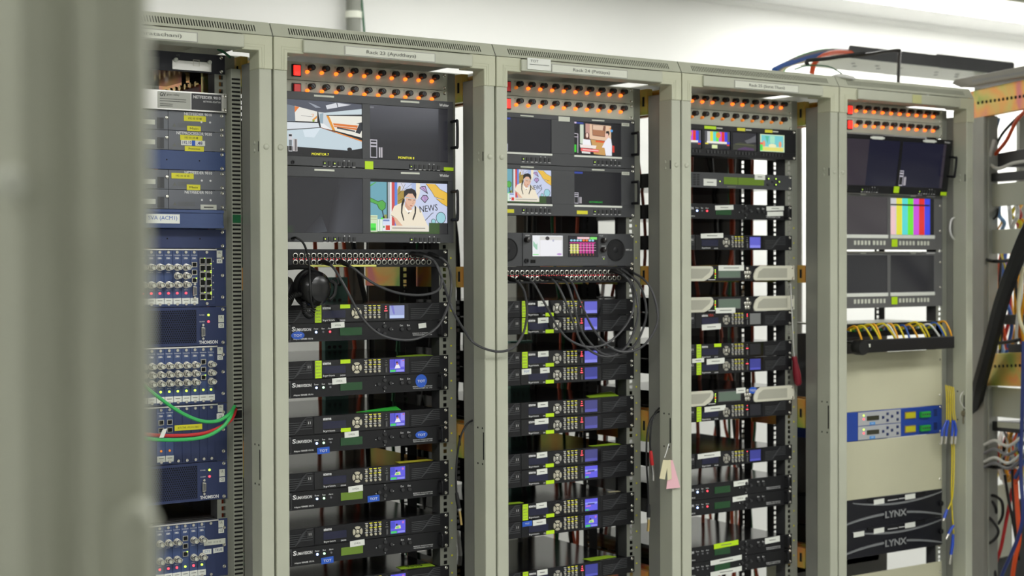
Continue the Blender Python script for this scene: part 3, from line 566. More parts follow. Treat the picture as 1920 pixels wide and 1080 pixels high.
# ================================================================ one-unit adapters (blue and red leds, green display)
def oval(a, b, n=20): return [(a*math.cos(2*math.pi*k/n), b*math.sin(2*math.pi*k/n)) for k in range(n)]
def tot(parent, x, z, kind):
    if kind == 'rect':
        s = lab(parent, x, z, .033, .0155, TOTB, y=-.0036, tilt=-.04, label='blue rectangular sticker'); w_ = .021
    else:
        a, b = {'oval': (.0175, .0095), 'round': (.0165, .0165)}[kind]
        s = obj('sticker', shared(('tot', kind), lambda: MB().prism(oval(a, b), -.0042, -.0036)), TOTB, parent, (x, 0, z), label='blue %s sticker' % kind); w_ = .022
    txt(parent, 'TOT', x, z-.0035, w_, TXTW, y=-.0046, h=.0062, al='C', bold=.01)
def adapter(rack, k, label, leds='bor', lcdm=LCDG, whites=(), tots=(), smudge=False, logo=True, lcdx=(-.0655, -.006)):
    t = dev('stream_adapter', label, 'adapter', rack, k, 1, 'one-unit adapters with green displays')
    panel(t, 1, BLACK); chassis(t, 1, BLACKTOP, .40); screws(t, 1, (-.2325, .2325))
    hm = shared('sumah', lambda: MB().tube(spline([(0, 0, -.016), (0, -.010, -.0155), (0, -.014, -.010), (0, -.014, .010), (0, -.010, .0155), (0, 0, .016)], 4), .0032, 8), True)
    for x in (-.208, .214): obj('handle', hm, BLACK, t, (x, -.003, 0))
    obj('side_plate', shared('supl', lambda: MB().box(-.2185, -.197, -.0042, -.003, -.020, .020)), DGREY, t)
    if logo:
        txt(t, 'S', -.1935, .004, .009, TXTW, h=.011, bold=.03); txt(t, 'UMAVISION', -.184, .004, .041, TXTW, h=.0075, bold=.02)
    txt(t, 'Adapter R8468B 10U16', -.190, -.0175, .052, TXTW, h=.0052, bold=.01)
    lm = shared('led', lambda: MB().lathe([(.0027, -.003), (.0027, -.0045), (.0016, -.0056)], 12), True)
    for i, (c, s) in enumerate(zip(leds, ('Power', 'Run', 'Alarm'))):
        x = -.1295+i*.0185
        obj('status_light', lm, {'b': LEDB, 'o': LEDOFF, 'r': LEDR, 'g': LEDG}[c], t, (x, 0, .0008))
        txt(t, s, x, .007, (.0115, .0075, .0115)[i], TXTW, h=.004, al='C')
    obj('display', shared(('slcd', lcdx), lambda: MB().box(lcdx[0], lcdx[1], -.0042, -.003, -.0095, .0095)), lcdm, t)
    bm_ = shared('abtn', lambda: MB().lathe([(.0048, -.003), (.0048, -.0065), (.0038, -.0074)], 14), True)
    for x, z in ((.040, .0015), (.0735, .003), (.0565, .0105), (.0565, -.008)): obj('arrow_button', bm_, BTNK, t, (x, 0, z))
    am = shared('amark', lambda: MB().prism([(0, -.0015), (.0025, 0), (0, .0015)], -.0036, -.003))
    for x, z, r in ((.0325, -.001, math.pi), (.0795, .0015, 0), (.0565, .0175, -math.pi/2), (.0565, -.0155, math.pi/2)): obj('arrow_mark', am, TXTW, t, (x, 0, z), (0, r, 0))
    for x, s in ((.1055, 'Ent'), (.1255, 'Esc')):
        obj('button', bm_, BTNK, t, (x, 0, .002)); txt(t, s, x, .009, .0085, TXTW, h=.0042, al='C')
    for z, s in ((-.0115, 'BEIJING SUMAVISION'), (-.0158, 'TECHNOLOGIES CO., LTD')): txt(t, s, .137, z, .056, TXTW, h=.0032)
    for wd in whites:
        x, z, ww, hh = wd[:4]; lab(t, x, z, ww, hh, WHITE if len(wd) < 6 else wd[5], y=-.0046, tilt=-.04); s = wd[4] if len(wd) > 4 else 'LIVE36'
        if s: txt(t, s, x, z-.002, ww*.42, TXTG, y=-.0053, h=.0042, al='C')
    for x, z, kd in tots: tot(t, x, z, kd)
    if smudge: lab(t, .165, .009, .022, .012, WHITE, y=-.0038, tilt=-.1)
    return t
# rack Ayudthaya: five pairs and one more
w1 = (-.072, .0165, .036, .0135)
encoder(23, 0, 'black receiver below the headphones, plain pale screen, two lime stickers', 'plain', True, True, -.052)
adapter(23, -1, 'black adapter with red alarm light and white smudge, below the headphones', 'bor', LCDG, (w1,), ((-.178, -.0055, 'oval'),), True)
encoder(23, -3, 'black receiver in rack Ayudthaya with long lime sticker and blue picture screen', 'pic', False, True, -.052)
adapter(23, -4, 'black adapter with a round blue sticker', 'bgo', LCDG, ((-.069, .0145, .038, .0145),), ((.161, .004, 'round'),))
encoder(23, -6, 'black receiver with a curled green paper lying on its top', 'pic', False, False, None, -.052)
adapter(23, -7, 'black adapter with both an oval and a rectangular blue sticker', 'bgo', LCDG, ((-.036, .0165, .039, .014),), ((-.112, -.0175, 'rect'), (.161, .0025, 'oval')))
encoder(23, -9, 'black receiver in rack Ayudthaya under a flat yellow paper, fourth from top', 'pic2', False, False)
adapter(23, -10, 'black adapter with rectangular blue sticker in the middle beside olive display', 'bgo', LCDY, ((-.026, .0165, .040, .0145),), ((.024, -.012, 'rect'),))
encoder(23, -12, 'black receiver in rack Ayudthaya with bare shiny top, fifth from top', 'pic2', False, False)
adapter(23, -13, 'lowest black adapter in rack Ayudthaya, rectangular blue sticker below its lights', 'bgo', LCDY, ((-.022, .0165, .040, .0145),), ((-.103, -.0165, 'rect'),))
encoder(23, -15, 'black receiver cut by the bottom edge, under lime paper reading 02/113', 'pic2', False, False)
# rack Pattaya: ten receivers and one more
wl = (-.066, .0135, .034, .0145)
encoder(24, 0, 'uppermost black receiver in rack Pattaya, below the patch cables', 'blank', True, True, None, -.045, (wl,), tan=False)
encoder(24, -1, 'second black receiver in rack Pattaya, directly under the uppermost one', 'blank', True, True, None, -.045, (wl,), tan=False)
encoder(24, -3, 'third black receiver in rack Pattaya, long lime sticker, under hanging cable loops', 'blank', True, True, None, -.045, (wl,), tan=False)
encoder(24, -4, 'black receiver in rack Pattaya with a blue-lettered white label over its window', 'navy', True, False, None, -.045, ((-.120, .0135, .030, .0145, ''), (-.061, .0145, .030, .0145)), brand=None, tan=False)
encoder(24, -6, 'fifth black receiver in rack Pattaya, under a lime paper scrap', 'dim', True, False, None, -.045, ((-.068, .0130, .033, .0135),), tan=False)
encoder(24, -7, 'sixth black receiver in rack Pattaya with an extra wide white label', 'dim', True, False, None, -.045, ((-.072, .0135, .044, .0145),), tan=False)
encoder(24, -9, 'seventh black receiver in rack Pattaya, blank violet screen, red lights', 'dim', True, False, None, -.046, ((-.071, .0135, .034, .0145),), tan=False)
encoder(24, -10, 'eighth black receiver in rack Pattaya, violet picture, no red lights', 'pic3', False, False, None, -.045, ((-.071, .0140, .034, .0145),))
encoder(24, -12, 'ninth black receiver in rack Pattaya, long lime sticker and grey figure on screen', 'pic3', False, True, None, -.045, ((-.073, .0135, .034, .0145),))
encoder(24, -13, 'black receiver in rack Pattaya with a blue sticker over its window', 'pic2', False, False, None, -.045, ((-.119, .014, .031, .0135, 'TOT', TOTB), (-.080, .0140, .042, .0145)), brand=None)
encoder(24, -16, 'lowest black receiver in rack Pattaya, below the shiny empty shelf top', 'navy', True, True, None, -.045, ((-.071, .0135, .034, .0145),), tan=False)
tt = [o for o in COL.objects if o.get('label') == 'black receiver in rack Pattaya with a blue-lettered white label over its window'][0]
txt(tt, 'TOT', -.120, .0115, .018, TXTB, y=-.0056, h=.005, al='C', bold=.01)
# rack Surat Thani
encoder(25, 4, 'black receiver in rack Surat Thani with white strip across its window top', 'blank', False, False, None, None, ((-.075, .019, .085, .0135, '~'),), brand=None, tan=False)
encoder(25, -1, 'black receiver with red lettered mark under the second cream unit', 'grey', (0, 1), False, None, None, ((-.078, -.019, .072, .016, '~'),), txt2='VBA', tan=False)
encoder(25, -3, 'upper of two stacked lime-stickered receivers in rack Surat Thani', 'off', (2,), True, -.054, None, (), tan=False)
encoder(25, -4, 'lower of two stacked lime-stickered receivers in rack Surat Thani', 'navy', (2,), True, None, None, ((-.062, .0155, .068, .016, '~'), (-.128, .020, .044, .012, '~')), brand=None, tan=False)
encoder(25, -7, 'black receiver directly under the lowest cream unit', 'off', (0, 2), True, None, None, ((-.064, .013, .080, .015, '~'),), brand=None, tan=False)
encoder(25, -10, 'black receiver in rack Surat Thani with one wide white strip, standing alone', 'navy', (0,), False, None, None, ((-.087, .014, .086, .0145, '~'),), brand=None, tan=False)
adapter(25, 6, 'black adapter in rack Surat Thani with white labels at its far end', 'bor', LCDG, ((-.028, .0115, .070, .013, '~'), (.172, .0125, .070, .013, '~'), (.172, -.0035, .064, .013, '')), (), lcdx=(-.059, -.0005))
adapter(25, -12, 'upper black adapter of the stacked pair with red lights, rack Surat Thani', 'bor', LCDG, ((.035, .013, .056, .015),), ())
adapter(25, -13, 'lower black adapter of the stacked pair with red lights, rack Surat Thani', 'bor', LCDG, ((.032, .013, .058, .015),), ())
adapter(25, -16, 'black adapter with lime strip above its display, low in rack Surat Thani', 'ooo', LCDG, ((-.022, .018, .094, .0145, '~', LIME), (.160, .012, .06, .017, '~')), ())
adapter(25, -17, 'lowest black adapter in rack Surat Thani with two white strips', 'ooo', LCDG, ((-.022, .017, .120, .014, '~'), (-.022, -.016, .120, .014, '~')), ())
# ================================================================ monitors
def key_row(t, x0, x1, z, y, n=7, lit=(0,), mt=BTNK):
    me = shared('mkey', lambda: MB().box(-.0036, .0036, -.002, 0, -.0048, .0048))
    for i in range(n):
        x = x0+(x1-x0)*i/(n-1)
        kb = obj('key', me, mt, t, (x, y, z))
        lab(t, x, z-.0072, (.008, .004, .008, .007, .003, .003, .008)[i % 7], .0014, TXTW, y=y-.0001, t=.0003, name='key_mark')
        if i in lit: obj('key_light', shared('mkl', lambda: MB().box(-.001, .001, -.0026, -.002, -.001, .001)), LEDY, kb)
    for x in (x0+(x1-x0)*4/6, x0+(x1-x0)*5/6): lab(t, x, z+.0075, .0025, .002, TXTW, y=y-.0001, t=.0003, name='key_mark')
def pull_handle(t, x, z0, z1, y, mt=BLACK, out=.028):
    zc = (z0+z1)/2; h = (z1-z0)/2
    P = spline([(0, 0, -h), (0, -out*.8, -h), (0, -out, -h*.86), (0, -out, h*.86), (0, -out*.8, h), (0, 0, h)], 4)
    obj('handle', MB().tube(P, .0038, 8).mesh('handle', True), mt, t, (x, y, zc))
def frame_mesh(x0, x1, z0, z1, holes, y0, y1):
    """front plate with real openings for the screens"""
    b = MB(); xs = [x0]+[h for q in holes for h in q[:2]]+[x1]
    hz0, hz1 = holes[0][2], holes[0][3]
    b.box(x0, x1, y0, y1, z0, hz0); b.box(x0, x1, y0, y1, hz1, z1)
    for i in range(0, len(xs), 2): b.box(xs[i], xs[i+1], y0, y1, hz0, hz1)
    return b
def monitor23(zb, ztop, label, left, right, keyL, tags):
    zc = (zb+ztop)/2; H = (ztop-zb)/2-.0006; Y = RY-.028
    t = thing('dual_monitor', label, 'monitor', (.3, Y, zc), 'rack monitors in rack Ayudthaya')
    sc = [(-.232, -.0165), (.0048, .2255)]; sz = (-.0565+0, .0775-.0)
    s0, s1 = (zc*0+1.7545-1.7335)-(.0865)+.0, 0
    lo, hi = -H+.0215, -H+.1545
    hs = [(a, b, lo, hi) for a, b in sc]
    bev(obj('bezel', frame_mesh(-.2413, .2413, -H, H, hs, -.003, .0), DGREY, t), .0006)
    obj('casing', MB().box(-.225, .225, .004, .085, -H+.002, H-.002), BLACK, t)
    obj('back_plate', MB().box(-.2405, .2405, .0005, .0035, -H, H), BLACK, t)
    for (a, b), pc in zip(sc, (left, right)):
        g = obj('screen', MB().box(a, b, -.0012, .0, lo, hi), SCR, t)
        if pc: pic(t, pc[0], pc[1], a, b if pc[0] != 'NEWS' else b-.002, lo+.001, hi-(.007 if pc[0] == 'NEWS' else .001), -.0015)
    for x in (-.1195, .116): lab(t, x, H-.0072, .053, .0045, OFFW, y=-.0031, t=.001, name='tally_strip')
    key_row(t, -.1188, -.0402, -H+.0055+.002, -.003, lit=(0, 2)); key_row(t, .1182, .1974, -H+.0055+.002, -.003, lit=(0,))
    txt(t, 'Wohler', .2005, H-.0135, .028, TXTW, y=-.0035, h=.007, bold=.02)
    obj('phone_jack', MB().lathe([(.0045, -.003), (.0045, -.005), (.0022, -.005), (.0022, -.0032)], 14).mesh('pj', True), BLACK, t, (-.2019, 0, -H+.007))
    pull_handle(t, .236, -H+.058, H-.050, -.003, BLACK)
    for s in ('MONITOR 7', 'MONITOR 8') if tags else ():
        txt(t, s, -.152 if s[-1] == '7' else .083, lo+.004, .045, TXTY, y=-.0026, h=.0058)
    return t, lo, hi, H
M1, lo1, hi1, H1 = monitor23(1.7338, 1.9085, 'twin-screen rack monitor showing a white and orange studio', ('STUDIO', STUDIO), ('M8', M8), None, True)
lab(M1, .001, -H1+.0065, .023, .0195, LIME, y=-.0034, label='lime square sticker'); lab(M1, .2270, -H1+.0045, .028, .0085, LIME, y=-.0034, label='small lime sticker')
M2, lo2, hi2, H2 = monitor23(1.5535, 1.7330, 'twin-screen rack monitor showing a presenter with braids, left screen dark', ('DARK2', DARK2), ('NEWS', NEWS), None, False)
txt(M2, 'NEWS', .144, lo2+.053, .052, TXTK, y=-.0026, h=.016, tilt=-.12)
def monitor24(k, label, left, right, strips, Y=RY):
    t = dev('dual_monitor', label, 'monitor', 24, k, 3, 'rack monitors in rack Pattaya', Y-.004)
    H = 1.5*U-.0006; lo, hi = -.0345, .0545
    sc = [(-.197, -.0395), (.036, .194)]
    bev(obj('bezel', frame_mesh(-.2413, .2413, -H, H, [(a, b, lo, hi) for a, b in sc], -.004, 0), DGREY, t), .0006)
    obj('back_plate', MB().box(-.24, .24, .0005, .004, -H, H), BLACK, t); obj('casing', MB().box(-.22, .22, .0045, .09, -H+.002, H-.002), BLACK, t)
    for (a, b), pc in zip(sc, (left, right)):
        obj('screen', MB().box(a, b, -.0016, 0, lo, hi), SCR, t)
        if pc: pic(t, pc[0], pc[1], a, b, lo+.001, hi-.001, -.002)
        bev(obj('light_strip', MB().box(a-.002, b+.002, -.006, -.004, lo-.0065, lo-.0012), WHITE, t), .001)
    for x in (-.118, .115): lab(t, x, H-.006, .042, .0032, OFFW, y=-.0041, t=.001, name='tally_strip')
    key_row(t, -.1305, -.0459, -H+.0135, -.004); key_row(t, .1029, .1882, -H+.0135, -.004)
    lab(t, .209, H-.0125, .026, .0085, OFFW, y=-.0041, name='name_plate'); txt(t, 'WOHLER', .199, H-.0145, .02, TXTG, y=-.0049, h=.004)
    pull_handle(t, .232, -.028, .030, -.004); screws(t, 3, (-.2325, .2335), -.004)
    for x, z, w_, h_, c in strips: lab(t, x, z, w_, h_, c, y=-.0043)
    return t
monitor24(9, 'twin-screen rack monitor showing two people talking at a table', ('OFFB', [((24, 24, 32), rc(0, 0, 1, 1)), ((40, 60, 150), rc(0, .94, .18, 1)), ((190, 190, 200), rc(.11, .0, .125, .22))]), ('TWO', TWO), [(.002, .058, .037, .0125, OFFW), (-.12, -.0001, .0001, .0001, OFFW)][:1])
M4 = monitor24(6, 'twin-screen rack monitor with presenter in its left screen, right screen dark', ('NEWS', NEWS), ('GRAPH', GRAPH + [((50, 70, 160), rc(0, .94, .18, 1))]), [(.061, -.0555, .036, .0095, YELLOW), (-.178, -.0555, .036, .0095, YELLOW)])
txt(M4, 'NEWS', -.105, .0, .036, TXTK, y=-.0026, h=.012, tilt=-.1); txt(M4, 'SELECT FORMAT/INPUT', .086, -.029, .045, TXTGR, y=-.0026, h=.004)
# quad monitor in rack Surat Thani
t = dev('quad_monitor', 'black rack monitor with a row of four small screens', 'monitor', 25, 10, 2, None, RY-.016)
H = U-.0006; sc = [(-.2225, -.1245), (-.1165, -.0160), (-.0100, .0869), (.0967, .1995)]; lo, hi = -.0245, .0295
bev(obj('bezel', frame_mesh(-.2413, .2413, -H, H, [(a, b, lo, hi) for a, b in sc], -.004, 0), BLACK, t), .0006)
obj('casing', MB().box(-.225, .225, .0005, .07, -H+.002, H-.002), BLACK, t)
for (a, b), pc in zip(sc, (('BARS2', BARS2), ('BARS2', BARS2), ('LOUNGE', LOUNGE), ('FISH', FISH))):
    obj('screen', MB().box(a, b, -.0016, 0, lo, hi), SCR, t); pic(t, pc[0], pc[1], a+.003, b-.003, lo+.002, hi-.002, -.002)
    for i in range(7): obj('key', shared('qkey', lambda: MB().box(-.0035, .0035, -.002, 0, -.004, .004)), BTNK, t, (a+.012+i*.0125, -.004, -.0315))
for x, w_, c in ((-.095, .044, LIME), (.023, .031, YELLOW), (.131, .030, YELLOW)): lab(t, x, .0365, w_, .0085, c, y=-.0043)
for x in (-.060, .052, .158): lab(t, x, .0365, .022, .003, OFFW, y=-.0043, name='tally_strip')
screws(t, 2, (-.2325, .2325), -.004)
# ================================================================ patch panels
def patch_panel(rack, k, x0, label, yellow):
    t = dev('patch_bay', label, 'patch bay', rack, k, 1, 'audio patch bays')
    panel(t, 1, BLACK); chassis(t, 1, BLACK, .12); screws(t, 1, (-.2325, .2325))
    jm = shared('jack', lambda: MB().lathe([(.0064, -.003), (.0064, -.0054), (.0052, -.0058), (.0047, -.0054), (.0047, -.0015)], 18), True)
    hm = shared('jackh', lambda: MB().lathe([(.00465, -.0030), (.00465, -.0034)], 14))
    rm = shared('jled', lambda: MB().box(-.0016, .0016, -.0038, -.003, -.0012, .0012))
    for i in range(24):
        x = x0+i*.01602
        for z in (.0062, -.0098):
            j = obj('jack', jm, NICKEL, t, (x, 0, z)); obj('jack_hole', hm, HOLE, j)
        lab(t, x, .0155, .0022, .0022, HOLE, y=-.003, t=.0004, name='index_dot')
    for i in range(46):
        lab(t, x0-.004+i*.00815, -.0018, .0026, .0022, JLED if i < 40 else TXTR, y=-.003, t=.0008, name='jack_light')
    if yellow: lab(t, -.079, -.0185, .228, .0045, mat('pale yellow strip', rgb(226, 226, 120), .6), y=-.0034, label='pale yellow marking strip')
    return t
patch_panel(23, 3, -.1837, 'black patch panel with two rows of round jacks and yellow strip', True)
patch_panel(24, 2, -.180, 'black patch panel crowded with grey cables under the audio monitor', False)
# ================================================================ audio monitor
t = dev('audio_monitor', 'dark audio monitor with round speakers and a pink level display', 'audio monitor', 24, 3, 2)
H = U-.0006
bev(obj('front_panel', MB().box(-.2413, .2413, -.003, 0, -H, H), DGREY, t), .0006); obj('casing', MB().box(-.22, .22, .0005, .14, -H+.002, H-.002), BLACK, t)
bev(obj('control_module', MB().box(-.1300, .1474, -.0055, -.003, -H+.001, H-.001), mat('module grey', rgb(74, 75, 78), .45), t), .0006)
for x in (-.176, .178):
    s = obj('speaker', MB().lathe([(.0305, -.003), (.0305, -.0045), (.0285, -.0045), (.026, -.0015), (.012, -.0005), (.012, -.0008), (.008, -.003), (.002, -.0038)], 36).mesh('spk', True), BLACK, t, (x, -.0005, -.0005))
obj('screen', MB().box(-.1015, -.0015, -.0064, -.0055, -.0185, .0385), SCR, t); obj('screen', MB().box(.0165, .1165, -.0064, -.0055, -.0195, .0375), SCR, t)
pic(t, 'PALE', PALE, -.1005, -.0025, -.0175, .0375, -.0066); pic(t, 'METER', METER, .0183, .1155, -.0185, .0360, -.0066)
km = MB().lathe([(.0075, -.0055), (.0072, -.016), (.006, -.018), (.001, -.018)], 20).mesh('aknob', True)
for x, z in ((-.1157, .0255), (.1361, .0255), (.1350, .0005)):
    k_ = obj('knob', km, KNOB, t, (x-.004, 0, z)); obj('knob_mark', MB().box(-.0006, .0006, -.0184, -.0178, .001, .006), TXTW, k_)
obj('phone_jack', MB().lathe([(.0065, -.0055), (.0065, -.009), (.0035, -.009), (.0035, -.006)], 18).mesh('pj2', True), BLACK, t, (-.1195, 0, -.0295))
obj('usb_port', MB().box(-.106, -.091, -.0065, -.0055, -.0355, -.0265), HOLE, t); obj('power_light', MB().box(.134, .136, -.0062, -.0055, -.0255, -.0235), LEDY, t)
for s, x, z, w_ in (('PHONES', -.122, .036, .013), ('VOLUME', .120, .0365, .013), ('DISPLAY', .128, .009, .014), ('POWER', .129, -.021, .011)): txt(t, s, x, z, w_, TXTW, y=-.006, h=.0026)
txt(t, 'AMP2-16V', .213, -.002, .022, TXTW, y=-.0035, h=.0045)
screws(t, 2, (-.2325, .2345))
# ================================================================ grey unit and cream units of rack Surat Thani
t = dev('decoder_unit', 'dark grey unit with two-part green display and speaker slots', 'decoder', 25, 8)
panel(t, 1, DGREY); chassis(t, 1, BLACKTOP, .36); screws(t, 1, (-.2325, .2325))
for i in range(4):
    for j in range(7): lab(t, -.166+i*.0135, .0145-j*.0048, .010, .0022, HOLE, y=-.003, t=.0004, name='vent_slot')
lab(t, -.081, -.0065, .049, .0195, WHITE); txt(t, '~', -.081, -.0085, .024, TXTG, y=-.0041, h=.0045, al='C')
obj('status_light', MB().box(-.0445, -.0415, -.004, -.003, -.004, -.001), LEDY, t)
for a, b in ((-.0286, .0245), (.0262, .1279)): obj('display', MB().box(a, b, -.0042, -.003, -.0105, .0105), LCDY, t)
lab(t, .111, .0145, .041, .016, WHITE, y=-.0046); txt(t, '~', .111, .0125, .018, TXTG, y=-.0053, h=.0045, al='C')
bm_ = MB().lathe([(.0045, -.003), (.0045, -.006), (.0035, -.0068)], 14).mesh('gb', True)
for x, z, c in ((.1468, .0105, LEDY), (.1764, .0105, LEDY), (.1898, .0025, LEDY), (.1659, .0025, 0), (.1764, -.0065, LEDY), (.1468, -.0065, 0)):
    q = obj('button', bm_, BTNK, t, (x-.003, 0, z))
    if c: obj('button_light', MB().box(-.0016, .0016, -.0076, -.0066, -.0016, .0016), c, q)
txt(t, '~', -.016, -.0195, .034, TXTG, h=.0052)
def cream(k, label, lbl):
    t = dev('decoder_unit', label, 'decoder', 25, k, 1, 'cream-ended decoder units')
    panel(t, 1, BLACK); chassis(t, 1, BLACKTOP, .36)
    def endp(s):
        P = [(-.2413, -.0216), (-.105, -.0216), (-.085, -.013), (-.073, -.001), (-.0705, .010), (-.073, .018), (-.080, .0216), (-.2413, .0216)]
        if s > 0: P = [(.2486, .0216), (.110, .0216), (.093, .012), (.085, -.003), (.0835, -.012), (.086, -.019), (.092, -.0216), (.2486, -.0216)]
        return MB().prism(P, -.0075, -.003)
    for s in (-1, 1):
        e = bev(obj('end_cover', shared(('cre', s), lambda: endp(s)), CREAM, t), .0018)
        G = [(-.215, -.014), (-.115, -.014), (-.088, .003), (-.082, .014), (-.215, .014)]
        if s > 0: G = [(.217, .014), (.122, .014), (.104, .004), (.098, -.014), (.217, -.014)]
        obj('grille', shared(('crg', s), lambda: MB().prism(G, -.0082, -.0074)), GRILLE, e)
    for i, c in enumerate((LEDY, LEDY, ORANGE, LEDY, LEDY)): lab(t, -.0616, .010-i*.0055, .0022, .0026, c, y=-.003, t=.001, name='status_light')
    obj('display_frame', shared('crf', lambda: MB().box(-.0505, .0352, -.0042, -.003, -.0135, .0160)), MGREY, t); obj('display', shared('crd', lambda: MB().box(-.0485, .0332, -.0048, -.0042, -.0115, .0140)), LCDT, t)
    pm = shared('crp', lambda: MB().lathe([(.0056, -.003), (.0056, -.006), (.004, -.007)], 12), True)
    for x, z in ((0, .0125), (-.0085, .001), (.0085, .001), (0, .001), (-.006, -.0105), (.004, -.0105)): obj('pad_key', pm, NICKEL, t, (.062+x, 0, z))
    txt(t, '~', -.088, -.0195, .026, TXTW, h=.0042)
    if lbl: lab(t, lbl[0], lbl[1], lbl[2], .0155, WHITE, y=-.005); txt(t, lbl[3], lbl[0], lbl[1]-.002, lbl[2]*.6, TXTG, y=-.0057, h=.0045, al='C')
    screws(t, 1, (-.236, .239), -.0075)
    return t
GRILLE = mat('cream mesh', rgb(176, 175, 160), .5, bump=1., bscale=900)
cream(2, 'uppermost cream-ended unit in rack Surat Thani', (-.002, .0155, .098, '~'))
cream(0, 'cream-ended unit resting on the receiver with the red mark', (-.024, -.0175, .075, '~'))
c3 = cream(-6, 'lowest cream-ended unit, with a blue oval sticker', (.035, .0155, .036, '~'))
tot(c3, .083, .0135, 'oval')
# ================================================================ rack of blue units (left, partly behind the blurred post)
def rj(parent, x, z, w=.0125, h=.0115, mt=NICKEL, lit=None):
    f = obj('network_port', shared(('rj', w, h), lambda: frame_mesh(-w/2, w/2, -h/2, h/2, [(-w/2+.0013, w/2-.0013, -h/2+.0012, h/2-.0012)], -.006, -.003)), mt, parent, (x, 0, z))
    obj('port_opening', shared(('rjo', w, h), lambda: MB().prism([(-w/2+.0013, -h/2+.003), (-w/4, -h/2+.003), (-w/4, -h/2+.0012), (w/4, -h/2+.0012), (w/4, -h/2+.003), (w/2-.0013, -h/2+.003), (w/2-.0013, h/2-.0012), (-w/2+.0013, h/2-.0012)], -.0045, -.0032)), HOLE, f)
    if lit: obj('port_light', shared('rjl', lambda: MB().box(-.0015, .0015, -.0068, -.006, -.001, .001)), LEDY, f, (w/2-.002, 0, lit*(h/2-.001)))
def bnc(parent, x, z):
    me = shared('bnc', lambda: MB().lathe([(.0082, -.003), (.0082, -.0052), (.0064, -.0056), (.0064, -.010), (.0070, -.0102), (.0070, -.013), (.0058, -.0132), (.0058, -.024), (.0044, -.024), (.0044, -.012)], 18), True)
    b = obj('coax_socket', me, NICKEL, parent, (x, 0, z))
    obj('socket_core', shared('bncc', lambda: MB().lathe([(.0042, -.014), (.0042, -.0205), (.0016, -.0205)], 12), True), OFFW, b)
    obj('lug', shared('bncl', lambda: MB().box(-.0085, .0085, -.020, -.017, -.0012, .0012)), NICKEL, b)
def db9(parent, x, z):
    P = [(-.0045, -.0115), (.0045, -.0095), (.0045, .0095), (-.0045, .0115)]
    d = bev(obj('serial_port', shared('db9', lambda: MB().prism(P, -.009, -.003)), NICKEL, parent, (x, 0, z)), .0008)
    obj('port_face', shared('db9f', lambda: MB().prism([(a*.7, b*.8) for a, b in P], -.0094, -.0088)), MGREY, d)
    nm = shared('hexn', lambda: MB().lathe([(.003, -.003), (.003, -.008), (.0015, -.008)], 6))
    for s in (-.0155, .0155): obj('jack_nut', nm, NICKEL, d, (0, 0, s))
def marks(parent, x, z, y=-.0034):
    lab(parent, x, z, .0135, .0165, OFFW, y=y, name='approval_sticker'); txt(parent, 'UL', x, z+.001, .007, TXTK, y=y-.0007, h=.005, al='C')
    lab(parent, x, z-.0158, .0135, .0105, WHITE, y=y, name='approval_sticker'); txt(parent, 'CE', x, z-.0185, .008, TXTK, y=y-.0007, h=.0055, al='C')
t = dev('network_unit', 'black unit with a bright metal plate and network socket, top of the blue rack', 'network unit', 22, 13)
panel(t, 1, mat('blue black panel', rgb(36, 37, 48), .4)); chassis(t, 1, BLACKTOP, .3); screws(t, 1, (-.2325, .2325))
pl = bev(obj('port_plate', MB().box(.1134, .2081, -.0055, -.003, -.0185, .0035), SILVER, t), .001)
rj(t, .171, -.0005, .0155, .0145); lab(t, .060, -.006, .05, .026, DGREY, name='label_plate')
txt(t, 'ATS', .124, .012, .009, TXTG, h=.004)
for x in (.121, .202): obj('thumb_screw', shared('ths', lambda: MB().lathe([(.0048, -.0055), (.0048, -.011), (.003, -.0125)], 16), True), WHITE, t, (x, 0, .003))
t = thing('terminal_strip', 'row of small brass lugs on a red board inside the open slot', 'terminal strip', (-.105, .17, 1.893))
obj('board', MB().box(0, .004, 0, .30, -.010, .024), mat('dark red board', rgb(110, 30, 30), .5), t)
gm = MB().lathe([(.0065, 0), (.0065, .006), (.004, .006), (.004, .0005)], 14, ax='x').mesh('lug', True)
for i in range(9): obj('brass_lug', gm, GOLD, t, (-.006, .012+i*.032, .026))
t = dev('network_adaptor', 'silver-edged adaptor unit with a pale data plate', 'network adaptor', 22, 11)
panel(t, 1, SILVER, t=.012); chassis(t, 1, MGREY, .3); obj('dark_plate', MB().box(.1560, .2285, -.0128, -.012, -.0185, .0185), mat('charcoal print', rgb(62, 62, 66), .5), t)
bev(obj('data_plate', MB().box(.076, .1545, -.0128, -.012, -.0185, .0185), mat('brushed plate', rgb(176, 177, 168), .4), t), .0004)
txt(t, 'GV', .081, .0075, .014, TXTK, y=-.0134, h=.0085); txt(t, 'grass valley', .097, .009, .03, TXTG, y=-.0134, h=.006)
for z in (.001, -.004, -.0105, -.0145): txt(t, '~', .081, z, .062 if z > -.008 else .03, TXTG, y=-.0134, h=.0026)
txt(t, 'NETFEEDER 9010', .160, .007, .066, TXTW, y=-.0134, h=.007, bold=.015); txt(t, 'NETWORK ADAPTOR', .184, -.001, .042, TXTW, y=-.0134, h=.004)
screws(t, 1, (.2365,), -.012)
